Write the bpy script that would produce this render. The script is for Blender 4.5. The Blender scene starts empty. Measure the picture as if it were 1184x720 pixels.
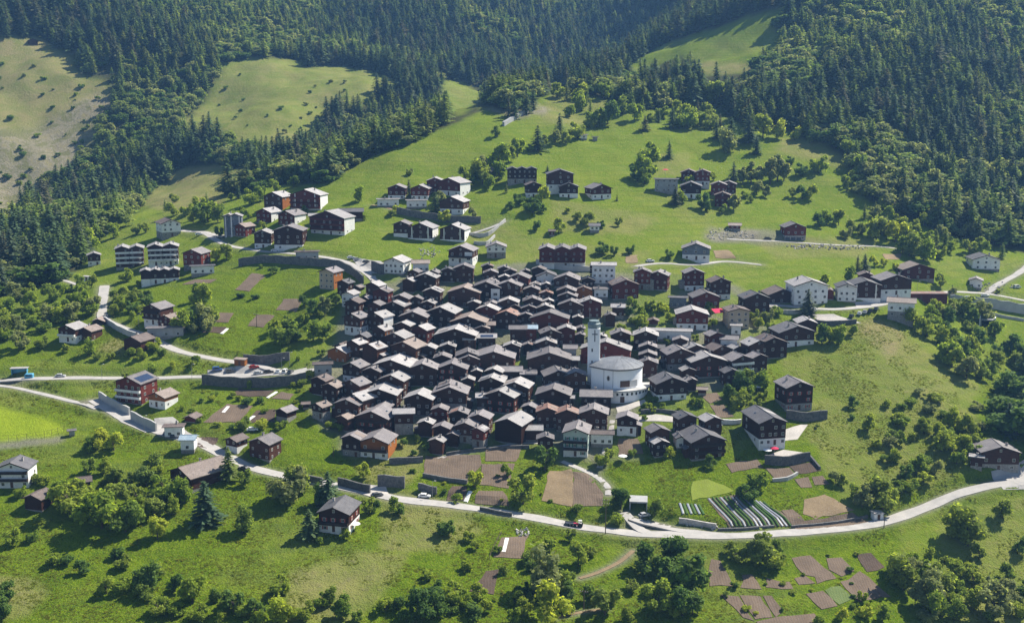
import bpy, bmesh, math, random
import numpy as np
from mathutils import Matrix, Vector
R = math.radians
random.seed(7)
rng = np.random.default_rng(7)
C = bpy.context.scene.collection
scene = bpy.context.scene

# ---------------------------------------------------------------- camera
F = 1300.0; U0 = 592.0; V0 = 360.0; CAMZ = 130.0; PITCH = R(11.0)
cp, sp = math.cos(PITCH), math.sin(PITCH)
cam_d = bpy.data.cameras.new('camera'); cam = bpy.data.objects.new('camera', cam_d); C.objects.link(cam)
cam.location = (0, 0, CAMZ); cam.rotation_euler = (R(90) - PITCH, 0, 0)
cam_d.sensor_width = 36.0; cam_d.lens = 36.0 * F / 1184.0
cam_d.clip_start = 1.0; cam_d.clip_end = 8000.0
scene.camera = cam

def ray(u, v):
    a = (u - U0) / F; b = -(v - V0) / F
    return np.array([a, cp + b * sp, -sp + b * cp])

def project(x, y, z):
    dz = z - CAMZ
    depth = y * cp - dz * sp
    up = y * sp + dz * cp
    return U0 + F * x / depth, V0 - F * up / depth

# ---------------------------------------------------------------- terrain control points: column u -> (v, distance y)
COLS = {
 -250: [(950,230),(720,300),(640,335),(560,378),(500,414),(440,468),(345,560),(265,740),(150,980),(50,1100),(-150,1500)],
 0: [(950,230),(720,300),(640,335),(560,375),(500,412),(440,465),(400,490),(345,560),(300,640),(265,740),(240,880),(150,980),(50,1100),(0,1180),(-150,1500)],
 150: [(950,230),(720,300),(640,335),(560,376),(500,411),(440,458),(400,485),(345,545),(300,610),(262,690),(235,830),(150,970),(60,1110),(-150,1650)],
 300: [(950,230),(720,300),(640,335),(560,376),(500,410),(440,450),(400,480),(345,530),(300,580),(260,640),(230,700),(215,780),(200,860),(150,960),(80,1120),(0,1400),(-150,1800)],
 450: [(950,230),(720,303),(600,355),(520,402),(460,438),(400,475),(350,510),(310,545),(280,590),(240,640),(200,690),(180,715),(165,950),(130,1010),(90,1100),(0,1420),(-150,1950)],
 520: [(350,513),(280,588),(200,687),(165,735),(149,760),(140,985),(125,1030),(95,1120)],
 592: [(950,230),(720,305),(640,340),(600,360),(540,390),(520,402),(460,440),(400,480),(350,515),(310,548),(280,585),(230,640),(200,680),(160,745),(130,800),(120,822),(102,1170),(60,1330),(0,1520),(-150,2000)],
 670: [(350,515),(280,587),(200,685),(160,748),(125,818),(108,850),(98,1150),(80,1350),(40,1700),(0,2150)],
 750: [(950,230),(720,310),(640,345),(600,362),(540,392),(500,412),(460,438),(400,478),(350,515),(310,550),(280,590),(230,650),(200,690),(160,750),(130,810),(100,930),(60,1150),(0,1900),(-150,2400)],
 900: [(950,230),(720,312),(640,345),(600,365),(540,392),(480,428),(430,462),(380,498),(340,535),(300,580),(260,630),(200,700),(160,760),(100,870),(50,960),(0,1080),(-150,1450)],
 1050: [(950,230),(720,318),(620,360),(600,370),(560,390),(500,420),(440,455),(380,500),(350,530),(320,570),(270,640),(200,730),(100,860),(0,1030),(-150,1320)],
 1184: [(950,230),(720,325),(620,365),(560,392),(520,407),(480,445),(430,505),(345,570),(300,625),(260,685),(200,765),(100,890),(0,1050),(-150,1300)],
 1430: [(950,230),(720,330),(560,400),(470,470),(400,530),(300,645),(200,785),(0,1075),(-150,1320)],
}
pts = []
for u, col in COLS.items():
    for v, y in col:
        d = ray(u, v); t = y / d[1]
        pts.append((d[0] * t, y, CAMZ + d[2] * t))
pts = np.array(pts)
SC = 100.0
def _k(r2):
    r2 = np.maximum(r2, 1e-12); return 0.5 * r2 * np.log(r2)
P2 = pts[:, :2] / SC
n = len(P2)
A = _k(((P2[:, None] - P2[None]) ** 2).sum(-1)) + np.eye(n) * 0.02
Q = np.c_[np.ones(n), P2]
M = np.block([[A, Q], [Q.T, np.zeros((3, 3))]])
W = np.linalg.solve(M, np.r_[pts[:, 2], np.zeros(3)])
def tps(x, y):
    sh = x.shape; x = x.ravel() / SC; y = y.ravel() / SC
    out = np.empty_like(x)
    for i in range(0, len(x), 20000):
        xx = x[i:i + 20000]; yy = y[i:i + 20000]
        r2 = (xx[:, None] - P2[None, :, 0]) ** 2 + (yy[:, None] - P2[None, :, 1]) ** 2
        out[i:i + 20000] = _k(r2) @ W[:n] + W[n] + W[n + 1] * xx + W[n + 2] * yy
    return out.reshape(sh)

_perm = rng.random((256, 256))
def vnoise(x, y, s, o=0.0):
    x = x / s + 37.3 + o; y = y / s + 11.7 + o * 1.7
    xi = np.floor(x).astype(int); yi = np.floor(y).astype(int)
    fx = x - xi; fy = y - yi
    fx = fx * fx * (3 - 2 * fx); fy = fy * fy * (3 - 2 * fy)
    g = lambda a, b: _perm[a % 256, b % 256]
    return (g(xi, yi) * (1 - fx) + g(xi + 1, yi) * fx) * (1 - fy) + (g(xi, yi + 1) * (1 - fx) + g(xi + 1, yi + 1) * fx) * fy

NS, NY = 560, 640
S0, S1 = -0.86, 0.86
Y0, Y1 = 200.0, 2500.0
sv = np.linspace(S0, S1, NS)
yv = Y0 * (Y1 / Y0) ** (np.arange(NY) / (NY - 1.0))
XX = yv[:, None] * sv[None, :]; YY = np.repeat(yv[:, None], NS, 1)
ZZ = tps(XX, YY)
far = np.clip((YY - 560) / 400, 0, 1)
ZZ += (vnoise(XX, YY, 85) - .5) * (1.5 + 22 * far) + (vnoise(XX, YY, 33, 5) - .5) * (1.0 + 6 * far) \
    + (vnoise(XX, YY, 12, 9) - .5) * (0.7 + 1.6 * far) + (vnoise(XX, YY, 5, 3) - .5) * 0.35

def hz(x, y):
    """terrain height (scalar)"""
    s = (x / y - S0) / (S1 - S0) * (NS - 1); k = math.log(y / Y0) / math.log(Y1 / Y0) * (NY - 1)
    s = min(max(s, 0), NS - 1.001); k = min(max(k, 0), NY - 1.001)
    i = int(k); j = int(s); fy = k - i; fx = s - j
    return ((ZZ[i, j] * (1 - fx) + ZZ[i, j + 1] * fx) * (1 - fy) + (ZZ[i + 1, j] * (1 - fx) + ZZ[i + 1, j + 1] * fx) * fy)
def hzv(x, y):
    s = np.clip((x / y - S0) / (S1 - S0) * (NS - 1), 0, NS - 1.001); k = np.clip(np.log(y / Y0) / math.log(Y1 / Y0) * (NY - 1), 0, NY - 1.001)
    i = k.astype(int); j = s.astype(int); fy = k - i; fx = s - j
    return ((ZZ[i, j] * (1 - fx) + ZZ[i, j + 1] * fx) * (1 - fy) + (ZZ[i + 1, j] * (1 - fx) + ZZ[i + 1, j + 1] * fx) * fy)

_fine = Y0 * (Y1 / Y0) ** np.linspace(0, 1, 2600)
def hit(u, v, dz=0.0):
    """first point of the view ray that lies dz above the ground"""
    d = ray(u, v); s = d[0] / d[1]; g = d[2] / d[1]
    y = _fine
    zt = hzv(s * y, y) + dz
    zr = CAMZ + g * y
    b = np.nonzero(zr <= zt)[0]
    if len(b) == 0:
        k = len(y) - 1
        return Vector((s * y[k], y[k], zr[k]))
    k = max(b[0], 1)
    a0 = zr[k - 1] - zt[k - 1]; a1 = zr[k] - zt[k]
    t = a0 / (a0 - a1 + 1e-9); t = min(max(t, 0), 1)
    yy = y[k - 1] + (y[k] - y[k - 1]) * t
    return Vector((s * yy, yy, CAMZ + g * yy))

# ---------------------------------------------------------------- roads (photo pixels on the ground), carved into the terrain
ROADS = [
 ('road', 'pale lower road curving below the village gardens', 5.2, [(1290,548),(1230,549),(1184,553),(1140,562),(1100,573),(1060,590),(1020,603),(970,611),(900,616),(840,619),(760,617),(700,612),(640,602),(580,592),(520,583),(465,577),(430,570),(385,560),(330,550),(290,540),(262,527),(240,515),(215,507),(190,501),(165,492),(140,481),(118,468),(108,462)]),
 ('farm_track', 'narrow pale track crossing the meadow above the football field', 2.6, [(-60,440),(0,446),(40,453),(90,466),(112,474)]),
 ('road', 'grey road running level above the left gardens', 5.0, [(-80,440),(0,438),(60,437),(130,437),(200,436),(260,435),(310,432),(350,429),(380,425)]),
 ('road', 'pale road descending between chalets on the left slope', 4.6, [(121,330),(119,345),(118,358),(119,367),(128,373),(151,382),(172,389),(193,400),(219,409),(250,415),(270,418),(301,422),(325,428)]),
 ('farm_track', 'short white track at the edge of the left wood', 2.6, [(53,321),(70,323),(92,330)]),
 ('road', 'pale road below the upper left hamlet bending down to the village', 4.2, [(235,268),(262,283),(300,290),(340,293),(375,297),(398,302),(413,309),(428,318),(434,326)]),
 ('road', 'pale forecourt road beside the white house at the forest edge', 5.5, [(200,265),(225,268),(262,272)]),
 ('footpath', 'thin path by the low white garages of the upper hamlet', 2.2, [(430,237),(445,239),(460,244),(500,252)]),
 ('footpath', 'pale zigzag path beside the construction terraces', 3.0, [(536,272),(556,267),(575,260),(584,255)]),
 ('road', 'narrow road across the meadow on the upper right', 3.6, [(840,276),(880,278),(915,280),(950,282),(983,284),(1018,285),(1050,290)]),
 ('road', 'pale lane below the bluish white house', 3.6, [(735,308),(743,306),(771,304),(790,306),(815,305),(838,302),(880,306)]),
 ('road', 'pale road past the row of parked cars', 5.0, [(880,352),(907,353),(948,357),(975,357),(1005,354),(1030,348),(1060,341),(1098,337),(1140,339),(1184,347),(1230,356)]),
 ('road', 'pale road climbing the right edge below the dark forest', 4.0, [(1140,336),(1152,330),(1168,321),(1184,311),(1205,296)]),
 ('footpath', 'curved white path beside the tan garden plot', 2.4, [(650,533),(660,537),(672,542),(688,549),(697,556),(703,563),(703,572)]),
 ('driveway', 'pale driveway to the garage opening in the bank', 3.6, [(722,592),(732,602),(742,611),(756,617)]),
 ('driveway', 'grey gravel driveway beside the stone bank', 3.8, [(728,597),(760,603),(800,611),(838,617)]),
 ('footpath', 'thin footpath winding through the lower bushes', 1.5, [(732,636),(715,650),(690,662),(670,668)]),
 ('footpath', 'thin dirt path in the lower right grass', 1.3, [(640,714),(665,708),(700,703)]),
 ('footpath', 'white lane running down through the middle roofs', 2.2, [(693,540),(700,520),(706,500),(708,485)]),
 ('footpath', 'pale lane along the lowest row of barns', 2.0, [(505,530),(530,524),(560,519),(600,512),(640,512)]),
]
def catmull(P, step):
    P = [np.array(p, float) for p in P]; P = [2 * P[0] - P[1]] + P + [2 * P[-1] - P[-2]]
    out = []
    for i in range(1, len(P) - 2):
        m = max(2, int(np.linalg.norm(P[i + 1] - P[i]) / step))
        for k in range(m):
            t = k / m
            out.append(0.5 * (2 * P[i] + (P[i + 1] - P[i - 1]) * t + (2 * P[i - 1] - 5 * P[i] + 4 * P[i + 1] - P[i + 2]) * t * t + (3 * P[i] - P[i - 1] - 3 * P[i + 1] + P[i + 2]) * t ** 3))
    out.append(P[-2]); return np.array(out)
road_lines = []
FX, FY = XX.ravel(), YY.ravel()
roadness = np.zeros(len(FX)); claimed = np.zeros(len(FX))
ROAD_PTS = [[hit(u, v)[:] for u, v in pp] for name, lab, w, pp in ROADS]
for (name, lab, w, pp), P3 in zip(ROADS, ROAD_PTS):
    L = catmull(P3, 2.0)
    z = hzv(L[:, 0], L[:, 1])
    for _ in range(6):
        zz = z.copy(); zz[1:-1] = (z[:-2] + z[1:-1] + z[2:]) / 3; z = zz
    L[:, 2] = z
    road_lines.append((name, lab, w, L))
    FZ = ZZ.ravel().copy()
    lo = L.min(0) - 9; hi = L.max(0) + 9
    idx = np.nonzero((FX > lo[0]) & (FX < hi[0]) & (FY > lo[1]) & (FY < hi[1]))[0]
    for i in range(0, len(idx), 8000):
        ii = idx[i:i + 8000]
        d2 = (FX[ii, None] - L[None, :, 0]) ** 2 + (FY[ii, None] - L[None, :, 1]) ** 2
        j = d2.argmin(1); d = np.sqrt(d2[np.arange(len(ii)), j])
        wgt = np.clip((w / 2 + 5.0 - d) / 3.2, 0, 1); wgt = wgt * wgt * (3 - 2 * wgt)
        wgt = wgt * (1 - claimed[ii]); claimed[ii] = np.maximum(claimed[ii], wgt)
        FZ[ii] = FZ[ii] * (1 - wgt) + (L[j, 2] - 0.12) * wgt
        roadness[ii] = np.maximum(roadness[ii], np.clip((w / 2 + 1.6 - d) / 1.2, 0, 1))
    ZZ = FZ.reshape(ZZ.shape)
for name, lab, w, L in road_lines[1:]:      # side lanes follow the finished ground where they meet a road
    z = hzv(L[:, 0], L[:, 1]) + .10
    for _ in range(2):
        zz = z.copy(); zz[1:-1] = (z[:-2] + z[1:-1] + z[2:]) / 3; z = zz
    L[:, 2] = z
# ---------------------------------------------------------------- material helpers
def new_mat(name):
    m = bpy.data.materials.new(name); m.use_nodes = True
    nt = m.node_tree; nt.nodes.clear()
    out = nt.nodes.new('ShaderNodeOutputMaterial'); b = nt.nodes.new('ShaderNodeBsdfPrincipled')
    nt.links.new(b.outputs[0], out.inputs[0])
    return m, nt, b, out
def nd(nt, t, **kw):
    x = nt.nodes.new(t)
    for k, v in kw.items():
        if k.startswith('i_'):
            x.inputs[int(k[2:])].default_value = v
        else: setattr(x, k, v)
    return x
def mix(nt, fac, a, b, blend='MIX'):
    m = nt.nodes.new('ShaderNodeMix'); m.data_type = 'RGBA'; m.blend_type = blend
    for sock, val in ((m.inputs[0], fac), (m.inputs[6], a), (m.inputs[7], b)):
        if hasattr(val, 'is_output'): nt.links.new(val, sock)
        elif isinstance(val, (int, float)): sock.default_value = val
        else: sock.default_value = (*val, 1)
    return m.outputs[2]
def noise(nt, vec, scale, detail=3, rough=.55, dist=0):
    n_ = nd(nt, 'ShaderNodeTexNoise'); n_.inputs['Scale'].default_value = scale
    n_.inputs['Detail'].default_value = detail; n_.inputs['Roughness'].default_value = rough; n_.inputs['Distortion'].default_value = dist
    if vec is not None: nt.links.new(vec, n_.inputs['Vector'])
    return n_.outputs['Fac']
def ramp(nt, fac, a, b):
    r = nd(nt, 'ShaderNodeMapRange'); r.inputs[1].default_value = a; r.inputs[2].default_value = b
    nt.links.new(fac, r.inputs[0]); return r.outputs[0]
def math_(nt, op, a, b):
    m = nd(nt, 'ShaderNodeMath', operation=op)
    for s, v in ((m.inputs[0], a), (m.inputs[1], b)):
        if hasattr(v, 'is_output'): nt.links.new(v, s)
        else: s.default_value = v
    return m.outputs[0]
def bump(nt, b, h, strength=.4, dist=.1):
    x = nd(nt, 'ShaderNodeBump'); x.inputs['Strength'].default_value = strength; x.inputs['Distance'].default_value = dist
    nt.links.new(h, x.inputs['Height']); nt.links.new(x.outputs[0], b.inputs['Normal'])
def mottled(name, c1, c2, scale=1.0, rough=.85, bumpd=.05, c3=None, rnd=.25, stretch=None, spec=.25, metallic=0):
    """two-tone surface with wear, a little brightness change per object"""
    m, nt, b, out = new_mat(name)
    tc = nd(nt, 'ShaderNodeTexCoord'); vec = tc.outputs['Object']
    oi = nd(nt, 'ShaderNodeObjectInfo')
    add = nd(nt, 'ShaderNodeVectorMath', operation='ADD'); nt.links.new(vec, add.inputs[0])
    mul = nd(nt, 'ShaderNodeVectorMath', operation='SCALE'); mul.inputs[3].default_value = 40
    cmb = nd(nt, 'ShaderNodeCombineXYZ'); nt.links.new(oi.outputs['Random'], cmb.inputs[0]); nt.links.new(oi.outputs['Random'], cmb.inputs[1])
    nt.links.new(cmb.outputs[0], mul.inputs[0]); nt.links.new(mul.outputs[0], add.inputs[1]); vec = add.outputs[0]
    if stretch:
        mp = nd(nt, 'ShaderNodeMapping'); mp.inputs['Scale'].default_value = stretch; nt.links.new(vec, mp.inputs[0]); vec = mp.outputs[0]
    f1 = noise(nt, vec, scale, 4, .65); f2 = noise(nt, vec, scale * 4.3, 2)
    col = mix(nt, ramp(nt, f1, .35, .65), c1, c2)
    if c3: col = mix(nt, ramp(nt, f2, .56, .72), col, c3)
    hsv = nd(nt, 'ShaderNodeHueSaturation'); nt.links.new(col, hsv.inputs['Color'])
    nt.links.new(math_(nt, 'MULTIPLY_ADD', oi.outputs['Random'], rnd * 2), hsv.inputs['Value'])
    hsv.inputs['Value'].links[0].from_node.inputs[2].default_value = 1 - rnd
    nt.links.new(hsv.outputs[0], b.inputs['Base Color'])
    b.inputs['Roughness'].default_value = rough; b.inputs['Specular IOR Level'].default_value = spec; b.inputs['Metallic'].default_value = metallic
    if bumpd: bump(nt, b, f2, .6, bumpd)
    return m
def plain(name, c, rough=.6, spec=.3, metallic=0):
    return mottled(name, c, tuple(x * .86 for x in c), 1.5, rough, 0, rnd=.04, spec=spec, metallic=metallic)

MT = {}
# timber walls: log courses as horizontal bump lines
def timber(name, c1, c2, rnd=.3):
    m = mottled(name, c1, c2, .9, .9, 0, rnd=rnd, stretch=(1, 1, 5), spec=.04)
    nt = m.node_tree; b = [x for x in nt.nodes if x.type == 'BSDF_PRINCIPLED'][0]
    tc = nd(nt, 'ShaderNodeTexCoord'); w = nd(nt, 'ShaderNodeTexWave'); w.bands_direction = 'Z'; w.inputs['Scale'].default_value = 1.6
    nt.links.new(tc.outputs['Object'], w.inputs[0]); bump(nt, b, w.outputs['Fac'], .7, .08)
    return m
MT['dark'] = timber('dark larch timber', (.088, .038, .024), (.040, .019, .013), .4)
MT['red'] = timber('red brown timber', (.150, .036, .024), (.070, .019, .014), .35)
MT['orange'] = timber('fresh orange timber', (.36, .14, .04), (.24, .085, .025))
MT['trim'] = mottled('eaves timber', (.045, .025, .018), (.025, .014, .011), 1, .8, 0)
MT['white'] = mottled('white plaster', (.78, .77, .74), (.66, .65, .63), .35, .9, .01, (.55, .54, .52), .07)
MT['churchwhite'] = mottled('white limewash', (.90, .90, .89), (.84, .84, .84), .25, .85, .008, None, .0)
MT['beige'] = mottled('beige plaster', (.50, .40, .29), (.42, .34, .25), .4, .9, .01, None, .08)
MT['grey'] = mottled('grey render', (.36, .36, .36), (.27, .27, .27), .4, .9, .01, None, .1)
MT['green'] = mottled('pale green boards', (.42, .50, .45), (.36, .43, .39), .6, .8, .01, None, .05)
MT['stone'] = mottled('rubble masonry', (.30, .28, .25), (.17, .16, .15), 1.4, .95, .12, (.40, .38, .35), .15)
MT['bluegrey'] = mottled('blue grey boards', (.16, .18, .22), (.10, .115, .14), .7, .7, .01, None, .08)
# roofs: slab courses across the slope (x of the house), streaked along it
def roofmat(name, c1, c2, c3, rough=.62, rnd=.16, spec=.4):
    m, nt, b, out = new_mat(name)
    tc = nd(nt, 'ShaderNodeTexCoord'); oi = nd(nt, 'ShaderNodeObjectInfo')
    br = nd(nt, 'ShaderNodeTexBrick'); br.inputs['Scale'].default_value = 1.0
    br.inputs['Brick Width'].default_value = .9; br.inputs['Row Height'].default_value = .55; br.inputs['Mortar Size'].default_value = .03
    sep = nd(nt, 'ShaderNodeSeparateXYZ'); nt.links.new(tc.outputs['Object'], sep.inputs[0])
    cmb = nd(nt, 'ShaderNodeCombineXYZ'); nt.links.new(sep.outputs[1], cmb.inputs[0]); nt.links.new(sep.outputs[0], cmb.inputs[1])
    nt.links.new(cmb.outputs[0], br.inputs['Vector'])
    br.inputs['Color1'].default_value = (*c1, 1); br.inputs['Color2'].default_value = (*c2, 1); br.inputs['Mortar'].default_value = (*[x * .55 for x in c2], 1)
    off = nd(nt, 'ShaderNodeVectorMath', operation='ADD'); nt.links.new(tc.outputs['Object'], off.inputs[0])
    sc_ = math_(nt, 'MULTIPLY', oi.outputs['Random'], 90.0); cc = nd(nt, 'ShaderNodeCombineXYZ'); nt.links.new(sc_, cc.inputs[0]); nt.links.new(sc_, cc.inputs[1])
    nt.links.new(cc.outputs[0], off.inputs[1])
    f1 = noise(nt, off.outputs[0], .35, 4, .7); f2 = noise(nt, off.outputs[0], 2.2, 3, .7)
    col = mix(nt, ramp(nt, f1, .46, .70), br.outputs[0], c3)
    col = mix(nt, math_(nt, 'MULTIPLY', ramp(nt, f2, .48, .70), .65), col, tuple(x * .45 for x in c2))
    hsv = nd(nt, 'ShaderNodeHueSaturation'); nt.links.new(col, hsv.inputs['Color'])
    v = math_(nt, 'MULTIPLY_ADD', oi.outputs['Random'], rnd * 2); v.node.inputs[2].default_value = 1 - rnd
    nt.links.new(v, hsv.inputs['Value']); nt.links.new(hsv.outputs[0], b.inputs['Base Color'])
    b.inputs['Roughness'].default_value = rough; b.inputs['Specular IOR Level'].default_value = spec
    bump(nt, b, br.outputs['Fac'], .5, -.04)
    return m
MT['r_pale'] = roofmat('pale stone slab roof', (0.218, 0.194, 0.196), (0.174, 0.157, 0.161), (0.259, 0.233, 0.226), rnd=.24)
MT['r_light'] = roofmat('light sheet roof', (0.376, 0.352, 0.344), (0.320, 0.300, 0.296), (0.416, 0.392, 0.380), .55, .16)
MT['r_brown'] = roofmat('brown tile roof', (0.152, 0.116, 0.104), (0.120, 0.092, 0.084), (0.184, 0.144, 0.128))
MT['r_grey'] = roofmat('dark grey slate roof', (0.120, 0.114, 0.122), (0.096, 0.093, 0.101), (0.144, 0.136, 0.140))
MT['r_rust'] = roofmat('rust stained roof', (0.296, 0.155, 0.111), (0.244, 0.133, 0.100), (0.281, 0.244, 0.229))
MT['r_blue'] = roofmat('bluish sheet roof', (.34, .43, .50), (.29, .37, .45), (.40, .48, .53), .4, .05)
MT['r_tan'] = roofmat('tan tile roof', (0.272, 0.212, 0.180), (0.228, 0.180, 0.156), (0.304, 0.248, 0.216))
MT['r_copper'] = mottled('weathered copper', (.24, .30, .31), (.18, .24, .25), .8, .5, 0)
MT['frame'] = plain('white window frame', (.62, .60, .56), .6)
m, nt, b, out = new_mat('window glass'); b.inputs['Base Color'].default_value = (.012, .016, .022, 1); b.inputs['Roughness'].default_value = .12; b.inputs['Specular IOR Level'].default_value = .6
MT['glass'] = m
MT['shutter'] = plain('red shutter paint', (.34, .05, .035)); MT['gshutter'] = plain('green shutter paint', (.03, .16, .12))
MT['door'] = plain('door timber', (.10, .05, .03)); MT['gdoor'] = plain('garage door', (.09, .10, .12))
MT['metal'] = plain('galvanised metal', (.35, .36, .38), .45, .5, .6)
MT['brick'] = mottled('chimney render', (.40, .37, .34), (.26, .24, .23), 2, .9, 0)
MT['concrete'] = mottled('concrete', (.46, .45, .43), (.36, .355, .35), .25, .9, .02, None, .08)
MT['wallstone'] = mottled('dry stone wall', (.15, .145, .14), (.07, .07, .072), .9, .95, .25, (.22, .21, .205), .12)
MT['boulder'] = mottled('pale boulders', (.55, .52, .48), (.36, .34, .32), .8, .95, .2, None, .2)
MT['pole'] = mottled('weathered pole wood', (.16, .12, .09), (.10, .08, .06), 2, .9, 0)
MT['black'] = plain('black rubber', (.02, .02, .02), .8)
MT['solar'] = plain('dark solar panel', (.03, .045, .09), .2, .6)
MT['redcloth'] = plain('red fabric', (.55, .03, .09), .9)
MT['whitecloth'] = plain('white fabric', (.8, .78, .76), .9)
MT['yellow'] = plain('yellow paint', (.7, .38, .04)); MT['bluepaint'] = plain('light blue paint', (.10, .33, .50))

# ground: grass of several kinds, rock, forest floor from per-vertex region masks
m, nt, b, out = new_mat('meadow ground')
tc = nd(nt, 'ShaderNodeTexCoord'); vec = tc.outputs['Object']
at = nd(nt, 'ShaderNodeAttribute', attribute_name='regions'); sp_ = nd(nt, 'ShaderNodeSeparateColor'); nt.links.new(at.outputs['Color'], sp_.inputs[0])
at2 = nd(nt, 'ShaderNodeAttribute', attribute_name='regions2'); sp2_ = nd(nt, 'ShaderNodeSeparateColor'); nt.links.new(at2.outputs['Color'], sp2_.inputs[0])
nA = noise(nt, vec, .016, 4, .6); nB = noise(nt, vec, .07, 5, .65, .6); nC = noise(nt, vec, .45, 4, .7); nD = noise(nt, vec, 1.7, 3, .7)
lush = mix(nt, ramp(nt, nB, .35, .65), (.122, .182, .008), (.078, .132, .006))
lush = mix(nt, math_(nt, 'MULTIPLY', ramp(nt, nC, .48, .66), .75), lush, (.045, .075, .008))
lush = mix(nt, math_(nt, 'MULTIPLY', ramp(nt, nD, .50, .68), .75), lush, (.215, .235, .03))
mead = mix(nt, ramp(nt, nB, .35, .65), (.172, .215, .026), (.125, .188, .016))
mead = mix(nt, math_(nt, 'MULTIPLY', ramp(nt, nC, .50, .72), .6), mead, (.25, .24, .07))
mead = mix(nt, math_(nt, 'MULTIPLY', ramp(nt, nD, .52, .70), .6), mead, (.07, .115, .02))
tw = nd(nt, 'ShaderNodeTexWave'); tw.bands_direction = 'Z'; tw.inputs['Scale'].default_value = .13; tw.inputs['Distortion'].default_value = 9; tw.inputs['Detail'].default_value = 3; tw.inputs['Detail Scale'].default_value = .05
nt.links.new(vec, tw.inputs[0])
tb = math_(nt, 'MULTIPLY', ramp(nt, tw.outputs['Fac'], .62, .95), ramp(nt, nA, .38, .58))
mead = mix(nt, math_(nt, 'MULTIPLY', tb, .45), mead, (.095, .15, .022)); lush = mix(nt, math_(nt, 'MULTIPLY', tb, .35), lush, (.05, .10, .012))
col = mix(nt, sp2_.outputs[0], mead, lush)
dry = mix(nt, ramp(nt, nB, .40, .62), (.25, .215, .095), (.185, .195, .06))
dry = mix(nt, math_(nt, 'MULTIPLY', ramp(nt, nC, .50, .7), .6), dry, (.26, .21, .13))
dry = mix(nt, math_(nt, 'MULTIPLY', ramp(nt, nD, .58, .75), .6), dry, (.07, .09, .03))
dr = math_(nt, 'ADD', sp_.outputs[0], math_(nt, 'MULTIPLY', ramp(nt, nA, .50, .72), .3)); dr = ramp(nt, dr, 0, 1); dr.node.clamp = True
col = mix(nt, dr, col, dry)
rock = mix(nt, ramp(nt, nC, .35, .65), (.20, .17, .135), (.30, .265, .225))
rock = mix(nt, math_(nt, 'MULTIPLY', ramp(nt, nB, .48, .56), .75), rock, (.13, .13, .05))
rk = math_(nt, 'MULTIPLY', sp_.outputs[1], ramp(nt, math_(nt, 'ADD', nB, math_(nt, 'MULTIPLY', nD, .35)), .50, .66))
col = mix(nt, rk, col, rock)
ff = mix(nt, ramp(nt, nC, .4, .6), (.045, .055, .022), (.075, .070, .04))
col = mix(nt, sp_.outputs[2], col, ff)
sport = mix(nt, ramp(nt, nB, .4, .6), (.235, .295, .022), (.20, .265, .018))
col = mix(nt, sp2_.outputs[1], col, sport)
gravel = mix(nt, ramp(nt, nD, .4, .65), (.24, .215, .185), (.15, .14, .125))
col = mix(nt, sp2_.outputs[2], col, gravel)
nt.links.new(col, b.inputs['Base Color']); b.inputs['Roughness'].default_value = 1; b.inputs['Specular IOR Level'].default_value = 0
bump(nt, b, math_(nt, 'ADD', nC, math_(nt, 'MULTIPLY', nD, .7)), 1.0, .8)
MT['ground'] = m

m, nt, b, out = new_mat('pale worn asphalt')
tc = nd(nt, 'ShaderNodeTexCoord'); f = noise(nt, tc.outputs['Object'], .25, 4, .7); f2 = noise(nt, tc.outputs['Object'], 3, 3)
c = mix(nt, ramp(nt, f, .35, .65), (.40, .375, .35), (.31, .295, .28)); c = mix(nt, math_(nt, 'MULTIPLY', ramp(nt, f2, .55, .75), .4), c, (.26, .25, .24))
nt.links.new(c, b.inputs['Base Color']); b.inputs['Roughness'].default_value = .9
MT['road'] = m
def soil(name, c1, c2, c3, rows=True):
    m, nt, b, out = new_mat(name)
    tc = nd(nt, 'ShaderNodeTexCoord'); vec = tc.outputs['Object']
    f = noise(nt, vec, .18, 4, .65); f2 = noise(nt, vec, 1.6, 4, .75)
    c = mix(nt, ramp(nt, f, .35, .65), c1, c2); c = mix(nt, math_(nt, 'MULTIPLY', ramp(nt, f2, .54, .70), .65), c, c3)
    h = f2
    if rows:
        w = nd(nt, 'ShaderNodeTexWave'); w.bands_direction = 'X'; w.inputs['Scale'].default_value = .36; w.inputs['Distortion'].default_value = 5; w.inputs['Detail'].default_value = 3; w.inputs['Detail Scale'].default_value = .6
        nt.links.new(vec, w.inputs[0]); c = mix(nt, math_(nt, 'MULTIPLY', ramp(nt, w.outputs['Fac'], .5, 1), .13), c, tuple(x * .55 for x in c2)); h = math_(nt, 'ADD', f2, math_(nt, 'MULTIPLY', w.outputs['Fac'], .2))
    nt.links.new(c, b.inputs['Base Color']); b.inputs['Roughness'].default_value = .95; b.inputs['Specular IOR Level'].default_value = .1
    bump(nt, b, h, .8, .2)
    return m
MT['soil'] = soil('tilled brown soil', (.175, .130, .096), (.13, .097, .072), (.215, .165, .125))
MT['soildark'] = soil('dark tilled soil', (.105, .075, .057), (.078, .057, .045), (.14, .11, .085))
MT['soiltan'] = soil('dry straw covered soil', (.25, .185, .11), (.19, .14, .085), (.34, .27, .19), False)
MT['seed'] = soil('green seed bed', (.13, .17, .06), (.10, .14, .045), (.18, .18, .09))
MT['paving'] = soil('stone paving', (.50, .46, .42), (.40, .37, .34), (.60, .56, .52), False)
MT['lawn'] = soil('mown garden lawn', (.20, .25, .035), (.17, .21, .03), (.22, .22, .06), False)

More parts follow.
